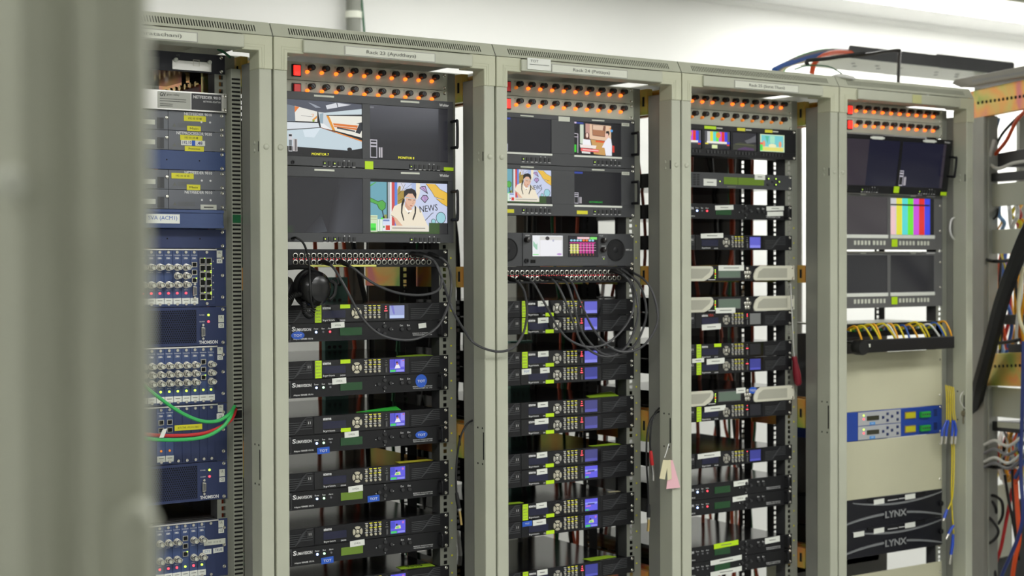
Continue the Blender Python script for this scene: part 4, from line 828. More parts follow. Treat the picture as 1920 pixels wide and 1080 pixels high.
def netfeeder(k, name_, label, stick, dots=True):
    t = dev('network_processor', label, 'network processor', 22, k, 1, 'slate grey one-unit processors')
    panel(t, 1, SLATE); chassis(t, 1, MGREY, .3); screws(t, 1, (-.2325, .2325))
    obj('seam', shared('nfs', lambda: MB().box(.1035, .1043, -.0034, -.003, -.022, .022)), HOLE, t)
    obj('recess', shared('nfr', lambda: MB().box(.078, .0935, -.0038, -.003, -.020, .005)), DGREY, t)
    lab(t, .057, -.006, .032, .011, OFFW, name='label_plate')
    obj('lock_screw', shared('nfk', lambda: MB().lathe([(.0038, -.003), (.0038, -.006), (.002, -.007)], 12), True), SCREW, t, (.100, 0, .0055))
    w_ = .0667 if len(name_) < 15 else .085
    txt(t, name_, .2085-w_, .0135, w_, TXTW, h=.0068, bold=.015)
    tri = [(-.0045, -.0035), (.0045, -.0035), (0, .0045)]
    obj('warning_mark', shared('wtri', lambda: MB().prism(tri, -.0034, -.003)), TXTG, t, (.1185, 0, -.0105))
    for j in range(3): txt(t, '~', .126, -.0075-j*.0035, .04, TXTG, h=.0022)
    if dots:
        for x in (.183, .204): obj('status_dot', shared('nfd', lambda: MB().lathe([(.0024, -.003), (.0024, -.0042)], 12)), TXTW, t, (x, 0, -.0005))
    txt(t, 'PSU 2', .1065, -.0195, .009, TXTG, h=.0024)
    for x, z, ww, hh, mt_, s in stick:
        lab(t, x, z, ww, hh, mt_, y=-.0036)
        if s: txt(t, s, x, z-.0022, ww*.6, TXTK, y=-.0043, h=.0045, al='C')
    return t
netfeeder(10, 'NETFEEDER 9010', 'slate unit with yellow sticker reading Main, under the silver-edged adaptor', [(.1675, .0065, .053, .0125, YELLOW, '192 10 10 48'), (.165, -.0163, .033, .0115, YELLOW, 'Main')])
q = netfeeder(9, 'NETPROCESSOR 9030', 'slate unit with yellow sticker reading Protection and handwritten white label', [(.1585, .0068, .053, .0115, YELLOW, '192 10 10 48'), (.1625, -.0046, .0575, .0115, WHITE, ''), (.1655, -.0177, .046, .0115, YELLOW, 'Protection')], False)
txt(q, '192.10', .1375, -.0085, .021, mat('blue ink', rgb(30, 30, 110), .6), y=-.0043, h=.0075, tilt=-.05, bold=.01); txt(q, '.48', .172, -.0085, .013, MATS['blue ink'], y=-.0043, h=.0075, tilt=-.05, bold=.01); lab(q, .1635, -.0046, .008, .0115, TOTB, y=-.0042)
netfeeder(7, 'NETFEEDER 9010', 'slate unit with two yellow stickers, directly under the blue blank strip', [(.137, .0087, .053, .0125, YELLOW, '192 10 10 45'), (.163, -.0165, .0325, .0125, YELLOW, 'Main')])
netfeeder(6, 'NETFEEDER 9010', 'slate unit with one white label, above the blue drawer', [(.199, -.0165, .039, .0115, OFFW, '~')])
def navy_blank(k, label, mt, n=1):
    t = dev('blank_panel', label, 'panel', 22, k, n, 'blue blank panels')
    bev(panel(t, n, mt), .0006); screws(t, n, (-.2325, .2325))
    for x in (.04, .10, .178): obj('mounting_hole', shared('mh', lambda: MB().lathe([(.0018, -.003), (.0018, -.0033)], 8)), HOLE, t, (x, 0, 0))
navy_blank(8, 'plain blue strip between slate units', NAVYL); navy_blank(4, 'plain dark blue panel under the blue drawer', NAVY)
t = dev('drawer', 'blue drawer front with white label reading ACM1', 'drawer', 22, 5)
bev(obj('drawer_front', MB().box(-.2225, .2225, -.035, .0, -.0215, .0205), NAVYL, t), .002)
for z in (.0165, -.0175): obj('lip', shared(('lip', z), lambda: MB().box(-.2222, .2222, -.0375, -.035, z-.003, z+.003)), NAVYL, t)
lab(t, .078, -.001, .078, .0205, WHITE, y=-.0352); txt(t, 'SVA (ACM1)', .044, -.006, .067, TXTB, y=-.036, h=.0115)
def cage(k, label, cards, k0=0):
    """three-unit card cage: list of cards (x0, x1, content)"""
    t = dev('card_cage', label, 'card cage', 22, k, 3, 'blue card cages')
    H = 1.5*U
    bev(panel(t, 3, NAVY, .4826, .002), .0006); chassis(t, 3, MGREY, .3)
    for z in (-.045, .005, .045): obj('screw', shared('screw', None), SCREW, t, (.2325, -.002, z))
    obj('top_edge', shared('cte', lambda: MB().box(-.222, .218, -.005, -.002, H-.004, H-.001)), SILVER, t)
    sm = shared('csc', lambda: MB().lathe([(.0033, -.003), (.0033, -.0058), (.0019, -.0058), (.0019, -.0045)], 12), True)
    for x0, x1, c in cards:
        b = bev(obj('card', shared(('card', round(x1-x0, 4)), lambda: MB().box(.0004, x1-x0-.0004, -.003, -.0019, -H+.004, H-.005)), NAVYL if c != '-' else NAVY, t, (x0, 0, 0)), .0004)
        xc = (x1-x0)/2
        for z in (H-.0085, -H+.0075): obj('card_screw', sm, NICKEL, b, (xc, 0, z))
        if c == '-': continue
        txt(b, 'THOMSON', xc, H-.0165, (x1-x0)*.8, TXTW, h=.0022, al='C'); txt(b, 'XMA', xc, H-.0245, .010, TXTW, h=.0048, al='C', bold=.015)
        for ch in c:
            if ch in 'abc': bnc(b, xc, {'a': .0240, 'b': .0045, 'c': -.0155}[ch]); txt(b, 'INPUT', xc, {'a': .0240, 'b': .0045, 'c': -.0155}[ch]-.0125, .009, TXTW, h=.0018, al='C')
            if ch in 'xyz': rj(b, xc, {'x': .030, 'y': .0125, 'z': -.0055}[ch], lit=1 if ch == 'z' else None)
            if ch == 'd': db9(b, xc, -.030)
            if ch in 'RGO': obj('status_light', shared('led', None), {'R': LEDR, 'G': LEDY, 'O': ORANGEDIM}[ch], b, (xc, 0, -.0345))
            if ch == 't': lab(b, xc, -.0525, min(.019, x1-x0), .0135, WHITE, y=-.0034, tilt=random.uniform(-.05, .05), name='card_tag'); txt(b, '~', xc, -.0525, .011, TXTG, y=-.0041, h=.003, al='C')
    marks(t, .2255, .054, -.0022)
    return t
q = cage(1, 'blue card cage with a double column of twelve network sockets', [(.0323, .0518, 'acRt'), (.0518, .0718, 'acRt'), (.0718, .0914, 'acRt'), (.0914, .1123, 'acRt'), (.1123, .1326, 'abcRt'), (.1326, .1541, 'abcRt'), (.1541, .1724, 'xyzdt'), (.1724, .2146, '-')])
for j in range(6):
    for i in range(2): rj(q, .183+i*.0148, .038-j*.0163, .014, .0145, NICKEL, lit=-1 if (i + j) % 3 else 1)
    txt(q, str(2*j+2), .208, .036-j*.0163, .003, TXTW, h=.003)
obj('port_bar', MB().box(.1885, .1925, -.0068, -.003, -.05, .045), LEDOFF, q)
def fan(k, label, bright):
    t = dev('fan_unit', label, 'fan unit', 22, k, 2, 'perforated fan units')
    H = U; bev(panel(t, 2, NAVY), .0006); chassis(t, 2, MGREY, .3); screws(t, 2, (-.2325, .2325))
    b = MB(); px, n_ = .0052, 0
    obj('dark_backing', shared('fanb', lambda: MB().box(-.20, .1675, -.0036, -.003, -.037, .0375)), HOLE, t)
    def grid():
        g = MB()
        for j in range(15):
            z = -.0362+j*.00515
            for i in range(38):
                x = -.028+i*.00515+(j % 2)*.00257
                P = [(x+.0029*math.cos(a), z+.0029*math.sin(a)) for a in [math.pi/6+math.pi/3*q for q in range(6)]]
                Q = [(x+.00215*math.cos(a), z+.00215*math.sin(a)) for a in [math.pi/6+math.pi/3*q for q in range(6)]]
                g.add([(u, -.0048, v) for u, v in P+Q], [(q, (q+1) % 6, 6+(q+1) % 6, 6+q) for q in range(6)])
        return g
    obj('perforated_grille', shared('fang', grid), NAVY, t, kind='stuff')
    for s, z, c in (('POWER', .0255, LEDY), ('ALARM', .0105, LEDR)):
        txt(t, s, .175, z-.001, .0125, TXTW, h=.0026); obj('status_light', shared('led', None), c, t, (.1972, 0, z))
    db9(t, .1827, -.0125); txt(t, 'THOMSON', .1738, -.0405, .0455, TXTW, h=.0078, bold=.03); marks(t, .2280, .0165)
    return t
fan(-1, 'upper blue fan unit with honeycomb grille, under the twelve-socket cage', True)
q = cage(-4, 'blue card cage with three even rows of coax sockets', [(.0310, .0513, 'abcGt'), (.0513, .0716, 'abcGt'), (.0716, .0919, 'abcGt'), (.0919, .1121, 'abcGt'), (.1121, .1324, 'abcGt'), (.1324, .1531, 'abcGt'), (.1531, .1737, 'abcGt'), (.1737, .1931, 'xyzGt'), (.1931, .2113, 'abcGt')])
q = cage(-7, 'blue card cage mostly blank, with a yellow label, behind the green cables', [(.0719, .0919, 'xyOt'), (.0919, .1121, 'xyOt'), (.1121, .1324, '-'), (.1324, .1531, '-'), (.1531, .1737, '-'), (.1737, .1931, '-'), (.1931, .2113, '-')])
lab(q, .147, .0155, .066, .0125, YELLOW, y=-.0036); txt(q, 'KTI TVS 192.10.100.1', .147, .0135, .05, TXTK, y=-.0043, h=.004, al='C'); lab(q, .2245, .036, .018, .013, WHITE, y=-.0036, name='approval_sticker'); txt(q, 'CE', .2245, .0335, .008, TXTK, y=-.0043, h=.005, al='C')
fan(-9, 'lower blue fan unit with honeycomb grille, above the open slot', False)
q = cage(-13, 'lowest blue card cage, with handwritten white labels', [(.0670, .0870, 'acRt'), (.0870, .1071, 'acRt'), (.1071, .1271, 'acRt'), (.1271, .1472, 'xyzGt'), (.1472, .1672, 'acRt'), (.1672, .1872, 'acGt'), (.1872, .2113, '-')])
lab(q, .2085, .014, .053, .0125, OFFW, y=-.0036); txt(q, 'NO  10 10 10', .2085, .012, .03, TXTG, y=-.0043, h=.004, al='C')
lab(q, .190, -.0065, .021, .0115, WHITE, y=-.0036); txt(q, 'CT1', .190, -.009, .012, TXTB, y=-.0043, h=.006, al='C'); lab(q, .2175, -.0055, .025, .0115, WHITE, y=-.0036, tilt=-.05); txt(q, 'TRUE', .2175, -.008, .018, MATS['blue ink'], y=-.0043, h=.006, al='C')
obj('mesh_cover', MB().box(-.22, .22, .02, .33, 1.5*U, 1.5*U+.002), mat('dark mesh', rgb(70, 68, 68), .35, .6, bump=1., bscale=260), q)
# slotted cable duct on the right of that rack
t = thing('cable_duct', 'tall grey slotted cable duct beside the blue units', 'cable duct', (-.3, RY, 0))
bev(obj('duct_body', MB().box(.2450, .2690, -.030, .030, .30, 1.950), mat('duct grey', rgb(156, 158, 144), .5), t), .001)
b = MB()
for i in range(170):
    z = .31+i*.00955
    if abs(z-1.605) < .008 or (1.148 < z < 1.166): continue
    b.add([(x, y, zz) for x in (.2463, .2665) for y in (-.0306, -.0298) for zz in (z, z+.0042)], [(0, 1, 3, 2), (4, 6, 7, 5), (0, 4, 5, 1), (2, 3, 7, 6), (0, 2, 6, 4), (1, 5, 7, 3)])
obj('duct_slots', b, HOLE, t, kind='stuff')
obj('duct_window', MB().box(.2465, .2665, -.0308, -.0298, 1.597, 1.616), CDGREEN, t); obj('duct_window', MB().box(.2465, .2665, -.0308, -.0298, 1.148, 1.166), HOLE, t)
# ================================================================ beige-panel rack (right)
Y6 = R26Y
t = thing('dual_monitor', 'black twin-screen monitor tilted forward, both screens dark', 'monitor', (2.1, .0475, 1.798), None, (.14, 0, 0))
H = .0875; sc = [(-.228, .0035), (.0155, .2150)]; lo, hi = -.064, .074
bev(obj('bezel', frame_mesh(-.2413, .2413, -H, H, [(a, b_, lo, hi) for a, b_ in sc], -.003, .0), BLACK, t), .0006)
obj('casing', MB().box(-.225, .225, .0005, .04, -H+.002, H-.002), BLACK, t)
for i, (a, b_) in enumerate(sc):
    obj('screen', MB().box(a, b_, -.0012, .0, lo, hi), SCR, t)
    pic(t, 'OFF%d' % i, [((22, 22, 42), rc(0, 0, 1, 1)), ((52, 46, 54), rc(0, 0, .42, 1) if i == 0 else rc(.94, 0, 1, 1))] + (GRAPH[1:] if i else []), a, b_, lo, hi, -.0014)
    key_row(t, a+.085 if i == 0 else a+.095, a+.150 if i == 0 else a+.165, -.0765, -.003)
for x in (-.100, .134):
    lab(t, x, .0805, .046, .009, WHITE, y=-.0036)
    for s in (-1, 1): lab(t, x+s*.026, .0805, .010, .005, WHITE, y=-.0034, name='sticker_tab')
txt(t, 'Wohler', .202, .077, .027, TXTW, y=-.0035, h=.006); lab(t, .005, -.0735, .024, .020, LIME, y=-.0052); lab(t, .222, -.081, .028, .011, LIME, y=-.0052)
pull_handle(t, .234, -.025, .035, -.003)
def monitor26(k, label, pics):
    t = dev('dual_monitor', label, 'monitor', 26, k, 4, 'grey twin monitors in the beige-panel rack', Y6)
    H = 2*U-.003; sc = [(-.214, -.0105), (.0035, .2028)]; lo, hi = (-.0395, .0745)
    bev(obj('bezel', frame_mesh(-.2413, .2413, -H, H, [(a, b_, lo, hi) for a, b_ in sc], -.004, 0), MGREY, t), .0006)
    obj('casing', MB().box(-.225, .225, .0005, .09, -H+.002, H-.002), BLACK, t)
    for (a, b_), pc in zip(sc, pics):
        obj('screen', MB().box(a, b_, -.0016, 0, lo, hi), SCR, t)
        if pc: pic(t, pc[0], pc[1], a, b_, lo, hi, -.002)
        bev(obj('light_strip', MB().box(a-.002, b_+.002, -.006, -.004, lo-.012, lo-.001), WHITE, t), .001)
    km = shared('k26', lambda: MB().box(-.0042, .0042, -.0055, -.004, -.0065, .0065))
    for x0, n_ in ((-.1537, 9), (.0455, 9)):
        for i in range(n_): obj('key', km, OFFW, t, (x0+i*.0153+(.006 if i > 4 else 0), 0, -.0655))
    lab(t, .0195, -.0655, .026, .023, LIME, y=-.0052); lab(t, -.118, .0815, .024, .004, OFFW, y=-.0042, name='tally_strip'); lab(t, .105, .0815, .024, .004, OFFW, y=-.0042, name='tally_strip')
    txt(t, '~', .166, .079, .04, TXTW, y=-.0045, h=.0045)
    for z in (-.0265, .0525): obj('screw', shared('screw', None), SCREW, t, (.230, -.004, z))
    bev(obj('light_bar', MB().box(-.205, .14, -.010, -.004, H-.0035, H-.0005), SILVER, t), .001)
    return t
monitor26(4, 'grey twin-screen monitor with coloured test bars', [('DG', [((70, 66, 68), rc(0, 0, 1, 1))]), ('BARS', BARS)])
monitor26(0, 'grey twin-screen monitor with both screens dark, above the yellow fibre tray', [('DG2', [((40, 40, 42), rc(0, 0, 1, 1))])]*2)
def beige(z0, z1, label, scr=True):
    t = thing('blank_panel', label, 'panel', (2.1, Y6, (z0+z1)/2), 'beige blank panels'); H = (z1-z0)/2
    bev(obj('plate', MB().box(-.2413, .2413, -.003, 0, -H+.0006, H-.0006), BEIGE, t), .0008)
    for x in (-.232, .232):
        for z in (-H+.032, H-.034): obj('screw', shared('screw', None), SCREW, t, (x, -.003, z))
beige(zU(-7), zU(-3), 'beige blank panel under the yellow fibre tray')
beige(zU(-13), zU(-9), 'beige blank panel between the blue unit and the black ribbed units')
beige(zU(-23), zU(-18)-.007, 'beige blank panel at the bottom, under the black ribbed units')
t = thing('rear_plate', 'pale plate seen through the slot under the black ribbed units', 'panel', (2.1, .30, .585)); obj('plate', MB().box(-.30, .20, 0, .003, -.06, .05), LGREY, t)
t = dev('switch_unit', 'royal blue unit with two grey control strips and green terminals', 'switch unit', 26, -9, 2, None, Y6)
bev(obj('front_panel', MB().box(-.2413, .2413, -.003, 0, -U+.0006, U-.0006), BLUEBOX, t), .0008); obj('casing', MB().box(-.22, .22, .0005, .2, -U+.002, U-.002), BLUEBOX, t); screws(t, 2, (-.2325, .2325))
for zc in (.0215, -.0215):
    s = bev(obj('control_strip', MB().box(-.1396, .0492, -.0046, -.003, zc-.0205, zc+.0205), mat('grey strip', rgb(176, 178, 180), .45), t), .0005)
    obj('display', MB().box(-.1022, -.0485, -.0054, -.0046, zc-.0065, zc+.0075), mat('dark olive lcd', rgb(52, 52, 36), .3), s)
    for x, z in ((-.0309, 0), (-.0114, .010), (-.0114, -.010), (.0087, .001), (.0335, .010), (.0335, -.010)): obj('key', shared('bk', lambda: MB().box(-.004, .004, -.007, -.0046, -.004, .004)), mat('navy key', rgb(30, 46, 100), .4), s, (x, 0, zc+z))
    for z, c in ((.0105, LEDY), (-.0005, LEDR)): obj('status_light', shared('led', None), c, s, (-.1161, -.0016, zc+z))
    lab(t, -.078, zc-.0155, .024, .0085, mat('sky label', rgb(70, 150, 220), .5), y=-.0048); txt(t, 'TOT', -.078, zc-.0178, .013, TXTW, y=-.0055, h=.004, al='C')
    f = bev(obj('meter_frame', MB().box(.0673, .1172, -.006, -.003, zc-.012, zc+.0105), GOLD, t), .001); obj('meter_face', MB().box(.0705, .1140, -.0066, -.006, zc-.009, zc+.0078), mat('amber face', rgb(196, 190, 20), .4), f)
    g = bev(obj('terminal_block', MB().box(.1344, .1780, -.014, -.003, zc-.011, zc+.0075), GREENT, t), .0015)
    for i in range(4): obj('terminal_screw', shared('tsc', lambda: MB().lathe([(.003, -.014), (.003, -.0155)], 10)), DGREY, g, (.140+i*.0105, 0, zc-.001))
    for i in range(5): lab(t, .2105, zc+.010-i*.0048, .017, .0025, HOLE, y=-.003, t=.0004, name='vent_slot')
lab(t, -.215, .012, .010, .012, TXTG, y=-.0031, name='warning_mark')
def arc(x0, z0, x1, z1, sag, w0, w1, n=14):
    a, b = [], []
    for i in range(n+1):
        u = i/n; x = x0+(x1-x0)*u; z = z0+(z1-z0)*u+sag*4*u*(1-u); w_ = w0+(w1-w0)*math.sin(math.pi*u)
        a.append((x, z+w_/2)); b.append((x, z-w_/2))
    return a+b[::-1]
def lynx(k, label, extra):
    t = dev('ribbed_unit', label, 'rack unit', 26, k, 2, 'black ribbed units with grey bands', Y6)
    H = U-.0006
    obj('front_panel', MB().box(-.2413, .2413, -.003, 0, -H, H), LYNXK, t); obj('casing', MB().box(-.22, .22, .0005, .2, -H+.002, H-.002), BLACK, t)
    # ribs of the bulging front
    rm = shared('rib', lambda: MB().prism([(-.2413, -.0006), (.2413, -.0006), (.2413, .0006), (-.2413, .0006)], -.0045, -.003))
    for i in range(30): obj('rib', rm, LYNXK, t, (0, 0, -.0405+i*.0028))
    obj('grey_band', MB().prism(arc(-.165, .036, .2395, .037, -.0185, .003, .006), -.0075, -.003), LYNXG, t)
    obj('grey_band', MB().prism(arc(-.232, -.034, .2395, -.0365, .0255, .005, .007), -.0075, -.003), LYNXG, t)
    obj('dark_inset', MB().prism(arc(-.10, .0395, .16, .041, -.008, .008, .012), -.0065, -.003), BLACK, t)
    obj('letter_ground', MB().box(-.029, .0725, -.0079, -.003, -.0235, -.0005), LYNXK, t)
    txt(t, 'LYNX', -.0256, -.0225, .0955, mat('lynx lettering', rgb(150, 152, 152), .4), y=-.0095, h=.021, bold=.02)
    txt(t, '~', -.012, .0285, .045, TXTW, y=-.0072, h=.0045); txt(t, '~', .038, .0295, .03, TXTW, y=-.0072, h=.0045)
    for x, z in ((-.052, .031), (.088, .034)) + (((-.14, .029),) if extra else ()): lab(t, x, z, .046, .0155, WHITE, y=-.0079, tilt=-.02)
    obj('lock_knob', MB().lathe([(.008, -.003), (.008, -.012), (.005, -.014)], 16).mesh('lk', True), BLACK, t, (.232, 0, 0))
    return t
lynx(-15, 'upper black ribbed unit with raised grey lettering', False); lynx(-17, 'lower black ribbed unit with raised grey lettering', True)
# fibre tray with its yellow jumpers
t = thing('fibre_tray', 'black cable tray front under a row of yellow fibres', 'fibre tray', (2.1, Y6, 1.2535))
bev(obj('tray_front', MB().box(-.225, .2035, -.085, -.078, -.019, .019), BLACK, t), .003); bev(obj('tray_floor', MB().box(-.225, .2035, -.078, .0, .0085, .012), BLACK, t), .001)
for x in (-.2413, .2): obj('ear', MB().box(x, x+.041, -.003, 0, -.019, .06), BLACK, t)
obj('reel', MB().lathe([(.021, -.105), (.023, -.100), (.023, -.075), (.020, -.07)], 24).mesh('reel', True), RUBBER, t, (-.222, 0, -.002))
lab(t, -.186, .0015, .024, .010, OFFW, y=-.0852, name='maker_plate')
t2 = thing('fibre_bay', 'black fibre strip with a row of green and blue couplers', 'fibre bay', (2.1, Y6, 1.296))
obj('front_panel', MB().box(-.2413, .2413, -.003, 0, -.020, .020), BLACK, t2); obj('shelf', MB().box(-.22, .22, .0, .2, .016, .020), LGREY, t2)
for i in range(14):
    x = -.19+i*.029
    q = bev(obj('coupler', shared('coup', lambda: MB().box(-.006, .006, -.014, -.003, -.006, .006)), GREENT if i % 3 else CBLUE, t2, (x, 0, .003)), .001); obj('coupler_cap', shared('coupc', lambda: MB().box(-.0035, .0035, -.022, -.014, -.004, .004)), LEDOFF if i % 4 else YELLOW, q)
ORD = ('first', 'second', 'third', 'fourth', 'fifth', 'sixth', 'seventh', 'eighth', 'ninth', 'tenth')
seen = {}
for i in range(16):
    x = 2.1-.205+i*.0265+random.uniform(-.006, .006); zs = 1.303+random.uniform(-.006, .004)
    c = CYEL if i % 3 else CAMB
    if i in (5, 12): c = CWHITE
    if i in (8, 13): c = CBLUE
    dx = random.uniform(.01, .05)
    o = obj('fibre_jumper', MB().tube(spline([(x, Y6-.018, zs), (x+dx*.3, Y6-.05, zs+.012), (x+dx*.7, Y6-.066, zs-.014), (x+dx, Y6-.070, zs-.035)], 5), .0032, 6).mesh('fj', True), c)
    seen[c.name] = seen.get(c.name, -1)+1
    tag(o, (ORD[seen[c.name]]+' %s fibre jumper over the black cable tray, counted from rack Surat Thani' % {CYEL: 'yellow', CAMB: 'amber', CWHITE: 'white', CBLUE: 'blue'}[c]), 'fibre cable', '%s jumpers on the fibre tray' % {CYEL: 'yellow', CAMB: 'amber', CWHITE: 'white', CBLUE: 'blue'}[c])
# ================================================================ patch cords
def pts(L, n=7): return spline([at(px, py, Y) for px, py, Y in L], n)
def cord(name, label, cat, L, r, mt, group=None, n=7, seg=8):
    o = obj(name, MB().tube(pts(L, n), r, seg).mesh(name, True), mt); return tag(o, label, cat, group)
def patch_cord(label, L, r=.0032, p0=True, p1=True, mt=CABLEK):
    P = pts(L, 8); t = thing('patch_cable', label, 'cable', P[0], 'grey patch cords')
    inv = -P[0]
    obj('cable', MB().tube([p+inv for p in P], r, 8).mesh('cable', True), mt, t)
    for use, a, b in ((p0, P[0], P[3]), (p1, P[-1], P[-4])):
        if not use: continue
        d = (b-a).normalized(); y0 = Vector((0, .012, 0))
        obj('plug_boot', MB().tube([a+inv+y0, a+inv-d*.004, a+inv+d*.010, a+inv+d*.024, a+inv+d*.030], [.0052, .0062, .0062, .0046, .0036], 10).mesh('boot', True), RUBBER, t)
    return t
a = RY-.014; b_ = RY-.05; c_ = RY-.075
patch_cord('grey patch cord drooping lowest across the receivers of rack Ayudthaya', [(607, 491, a), (625, 502, b_), (648, 540, c_), (676, 592, c_), (706, 623, c_), (742, 636, c_), (782, 635, c_), (818, 615, c_), (838, 580, c_), (846, 540, c_), (843, 505, b_), (832, 487, b_), (808, 477, a)])
patch_cord('grey patch cord in a shallow loop before the orange bracket', [(640, 491, a), (664, 504, b_), (700, 531, c_), (745, 549, c_), (790, 553, c_), (820, 545, c_), (828, 524, c_), (818, 495, b_), (803, 483, b_), (776, 476, a)])
patch_cord('grey patch cord slung from rack Ayudthaya across the posts to rack Pattaya', [(790, 477, a), (812, 488, b_), (828, 520, c_), (846, 575, c_), (866, 612, .02), (890, 644, -.022), (930, 659, -.026), (962, 652, -.026), (981, 625, -.022), (988, 588, .02), (984, 550, c_), (972, 530, b_), (954, 522, a)])
D = [('grey patch cord of rack Pattaya making the shortest loop', [(978, 521, a), (1000, 531, b_), (1020, 566, c_), (1046, 614, c_), (1072, 640, c_), (1108, 651, c_), (1142, 641, c_), (1172, 612, c_), (1187, 580, c_), (1186, 545, b_), (1174, 520, b_), (1150, 508, a)]),
     ('grey patch cord of rack Pattaya starting near the middle jacks', [(1020, 521, a), (1040, 528, b_), (1058, 560, c_), (1076, 608, c_), (1092, 644, c_), (1118, 664, c_), (1146, 668, c_), (1174, 650, c_), (1192, 612, c_), (1196, 575, c_), (1186, 532, b_), (1160, 508, a)]),
     ('grey patch cord of rack Pattaya second from outside', [(1038, 521, a), (1060, 528, b_), (1072, 556, c_), (1086, 610, c_), (1104, 640, c_), (1130, 663, c_), (1164, 665, c_), (1192, 644, c_), (1209, 606, .05), (1211, 572, .05), (1198, 532, b_), (1168, 507, a)]),
     ('grey patch cord of rack Pattaya swinging out farthest before the post', [(1050, 521, a), (1072, 530, b_), (1088, 566, c_), (1112, 616, c_), (1140, 648, c_), (1170, 660, .05), (1204, 650, .03), (1228, 618, .015), (1233, 586, .015), (1222, 545, .03), (1204, 521, .06), (1176, 507, a)])]
for lb, L in D: patch_cord(lb, L)
# ---------------------------------------------------------------- headphones in rack Ayudthaya
h0 = at(590, 541, RY-.05)
t = thing('headphones', 'black headphones hanging before the gap below the patch panel', 'headphones', h0)
cup = MB().lathe([(.040, .014), (.043, .008), (.043, -.002), (.040, -.012), (.031, -.019), (.030, -.021), (.022, -.024), (.006, -.025)], 32).mesh('cup', True)
obj('ear_cup', cup, mat('gloss black plastic', rgb(20, 20, 22), .22), t, (0, 0, 0), (.0, 0, .25))
obj('ear_cushion', MB().lathe([(.044, .028), (.047, .022), (.045, .014), (.030, .013)], 28).mesh('cushion', True), RUBBER, t, (0, .0, 0), (0, 0, .25))
obj('ear_cup', cup, RUBBER, t, (-.066, .035, -.012), (.2, .3, .9)); obj('ear_cushion', MB().lathe([(.040, .028), (.043, .020), (.041, .012)], 24).mesh('cushion', True), RUBBER, t, (-.066, .035, -.012), (.2, .3, .9))
hb = spline([(.004, -.004, .036), (-.012, .02, .050), (-.06, .05, .046), (-.095, .05, .02), (-.085, .045, -.012)], 6)
obj('headband', MB().tube(hb, .006, 8).mesh('band', True), RUBBER, t); obj('yoke', MB().tube(spline([(.040, .0, .018), (.052, -.004, .010), (.050, -.004, -.014), (.040, .0, -.026)], 5), .0045, 8).mesh('yoke', True), RUBBER, t)
obj('cable_clip', MB().tube(spline([(.042, -.002, .014), (.054, -.004, .024), (.060, -.004, .012), (.050, -.003, .006)], 5), .0022, 6).mesh('clip', True), RUBBER, t)
ax = spline([at(x, y, RY-.055) - h0 for x, y in ((536, 566), (552, 553), (572, 553), (588, 566), (583, 592), (572, 586), (570, 566))], 60)
hel = []
for i, p in enumerate(ax):
    d = (ax[min(i+1, len(ax)-1)]-ax[max(i-1, 0)]).normalized(); u = d.cross(Vector((0, 1, 0))).normalized(); v = Vector((0, 1, 0)); th = i*.72
    hel.append(p+u*(.0055*math.cos(th))+v*(.0055*math.sin(th)))
obj('coiled_cord', MB().tube(hel, .0017, 6).mesh('coil', True), RUBBER, t)
cord('audio_lead', 'thin black lead from the dark monitor down to the headphones', 'cable', [(547, 447, RY-.036), (556, 446, RY-.055), (570, 458, RY-.06), (579, 490, RY-.06), (581, 530, RY-.085), (583, 562, RY-.085), (588, 580, RY-.07)], .0026, RUBBER)
# ---------------------------------------------------------------- hanging leads with bare plugs
def lead(label, L, boot, tip, boot_m=RUBBER, tip_m=GOLD, r=.0026):
    P = pts(L, 8); t = thing('loose_lead', label, 'cable', P[0]); v = -P[0]
    obj('cable', MB().tube([p+v for p in P], r, 8).mesh('cable', True), RUBBER, t)
    B = [at(*q)+v for q in boot]; obj('plug_boot', MB().tube(B, [.0042, .0055, .005], 10).mesh('boot', True), boot_m, t)
    T = [at(*q)+v for q in tip]; obj('plug_tip', MB().tube(T, .0036, 10).mesh('tip', True), tip_m, t)
    obj('plug_collar', MB().tube([T[0], T[0]+(T[1]-T[0])*.3], .0052, 10).mesh('collar', True), NICKEL, t)
lead('black lead with brass plug tip hanging in rack Ayudthaya', [(889, 787, .066), (876, 795, .055), (864, 818, .05), (858, 850, .05), (855, 890, .05), (856, 925, .05)], [(856, 924, .05), (858, 938, .05), (861, 953, .05)], [(861, 953, .05), (863, 968, .05), (865, 984, .05)])
lead('black lead with red boot hanging beside the paper tags', [(1239, 763, .06), (1228, 775, .045), (1221, 800, .04), (1219, 830, .04), (1220, 845, .04)], [(1220, 845, .04), (1221, 858, .04), (1223, 872, .04)], [(1223, 872, .04), (1225, 886, .04), (1225, 901, .04)], CRED, SILVER)
lead('black lead with black boot hanging lowest beside the paper tags', [(1238, 770, .06), (1223, 782, .045), (1214, 810, .04), (1212, 860, .04), (1215, 910, .04), (1216, 946, .04)], [(1216, 945, .04), (1216, 958, .04), (1216, 970, .04)], [(1216, 970, .04), (1216, 982, .04), (1215, 996, .04)], RUBBER, GOLD)
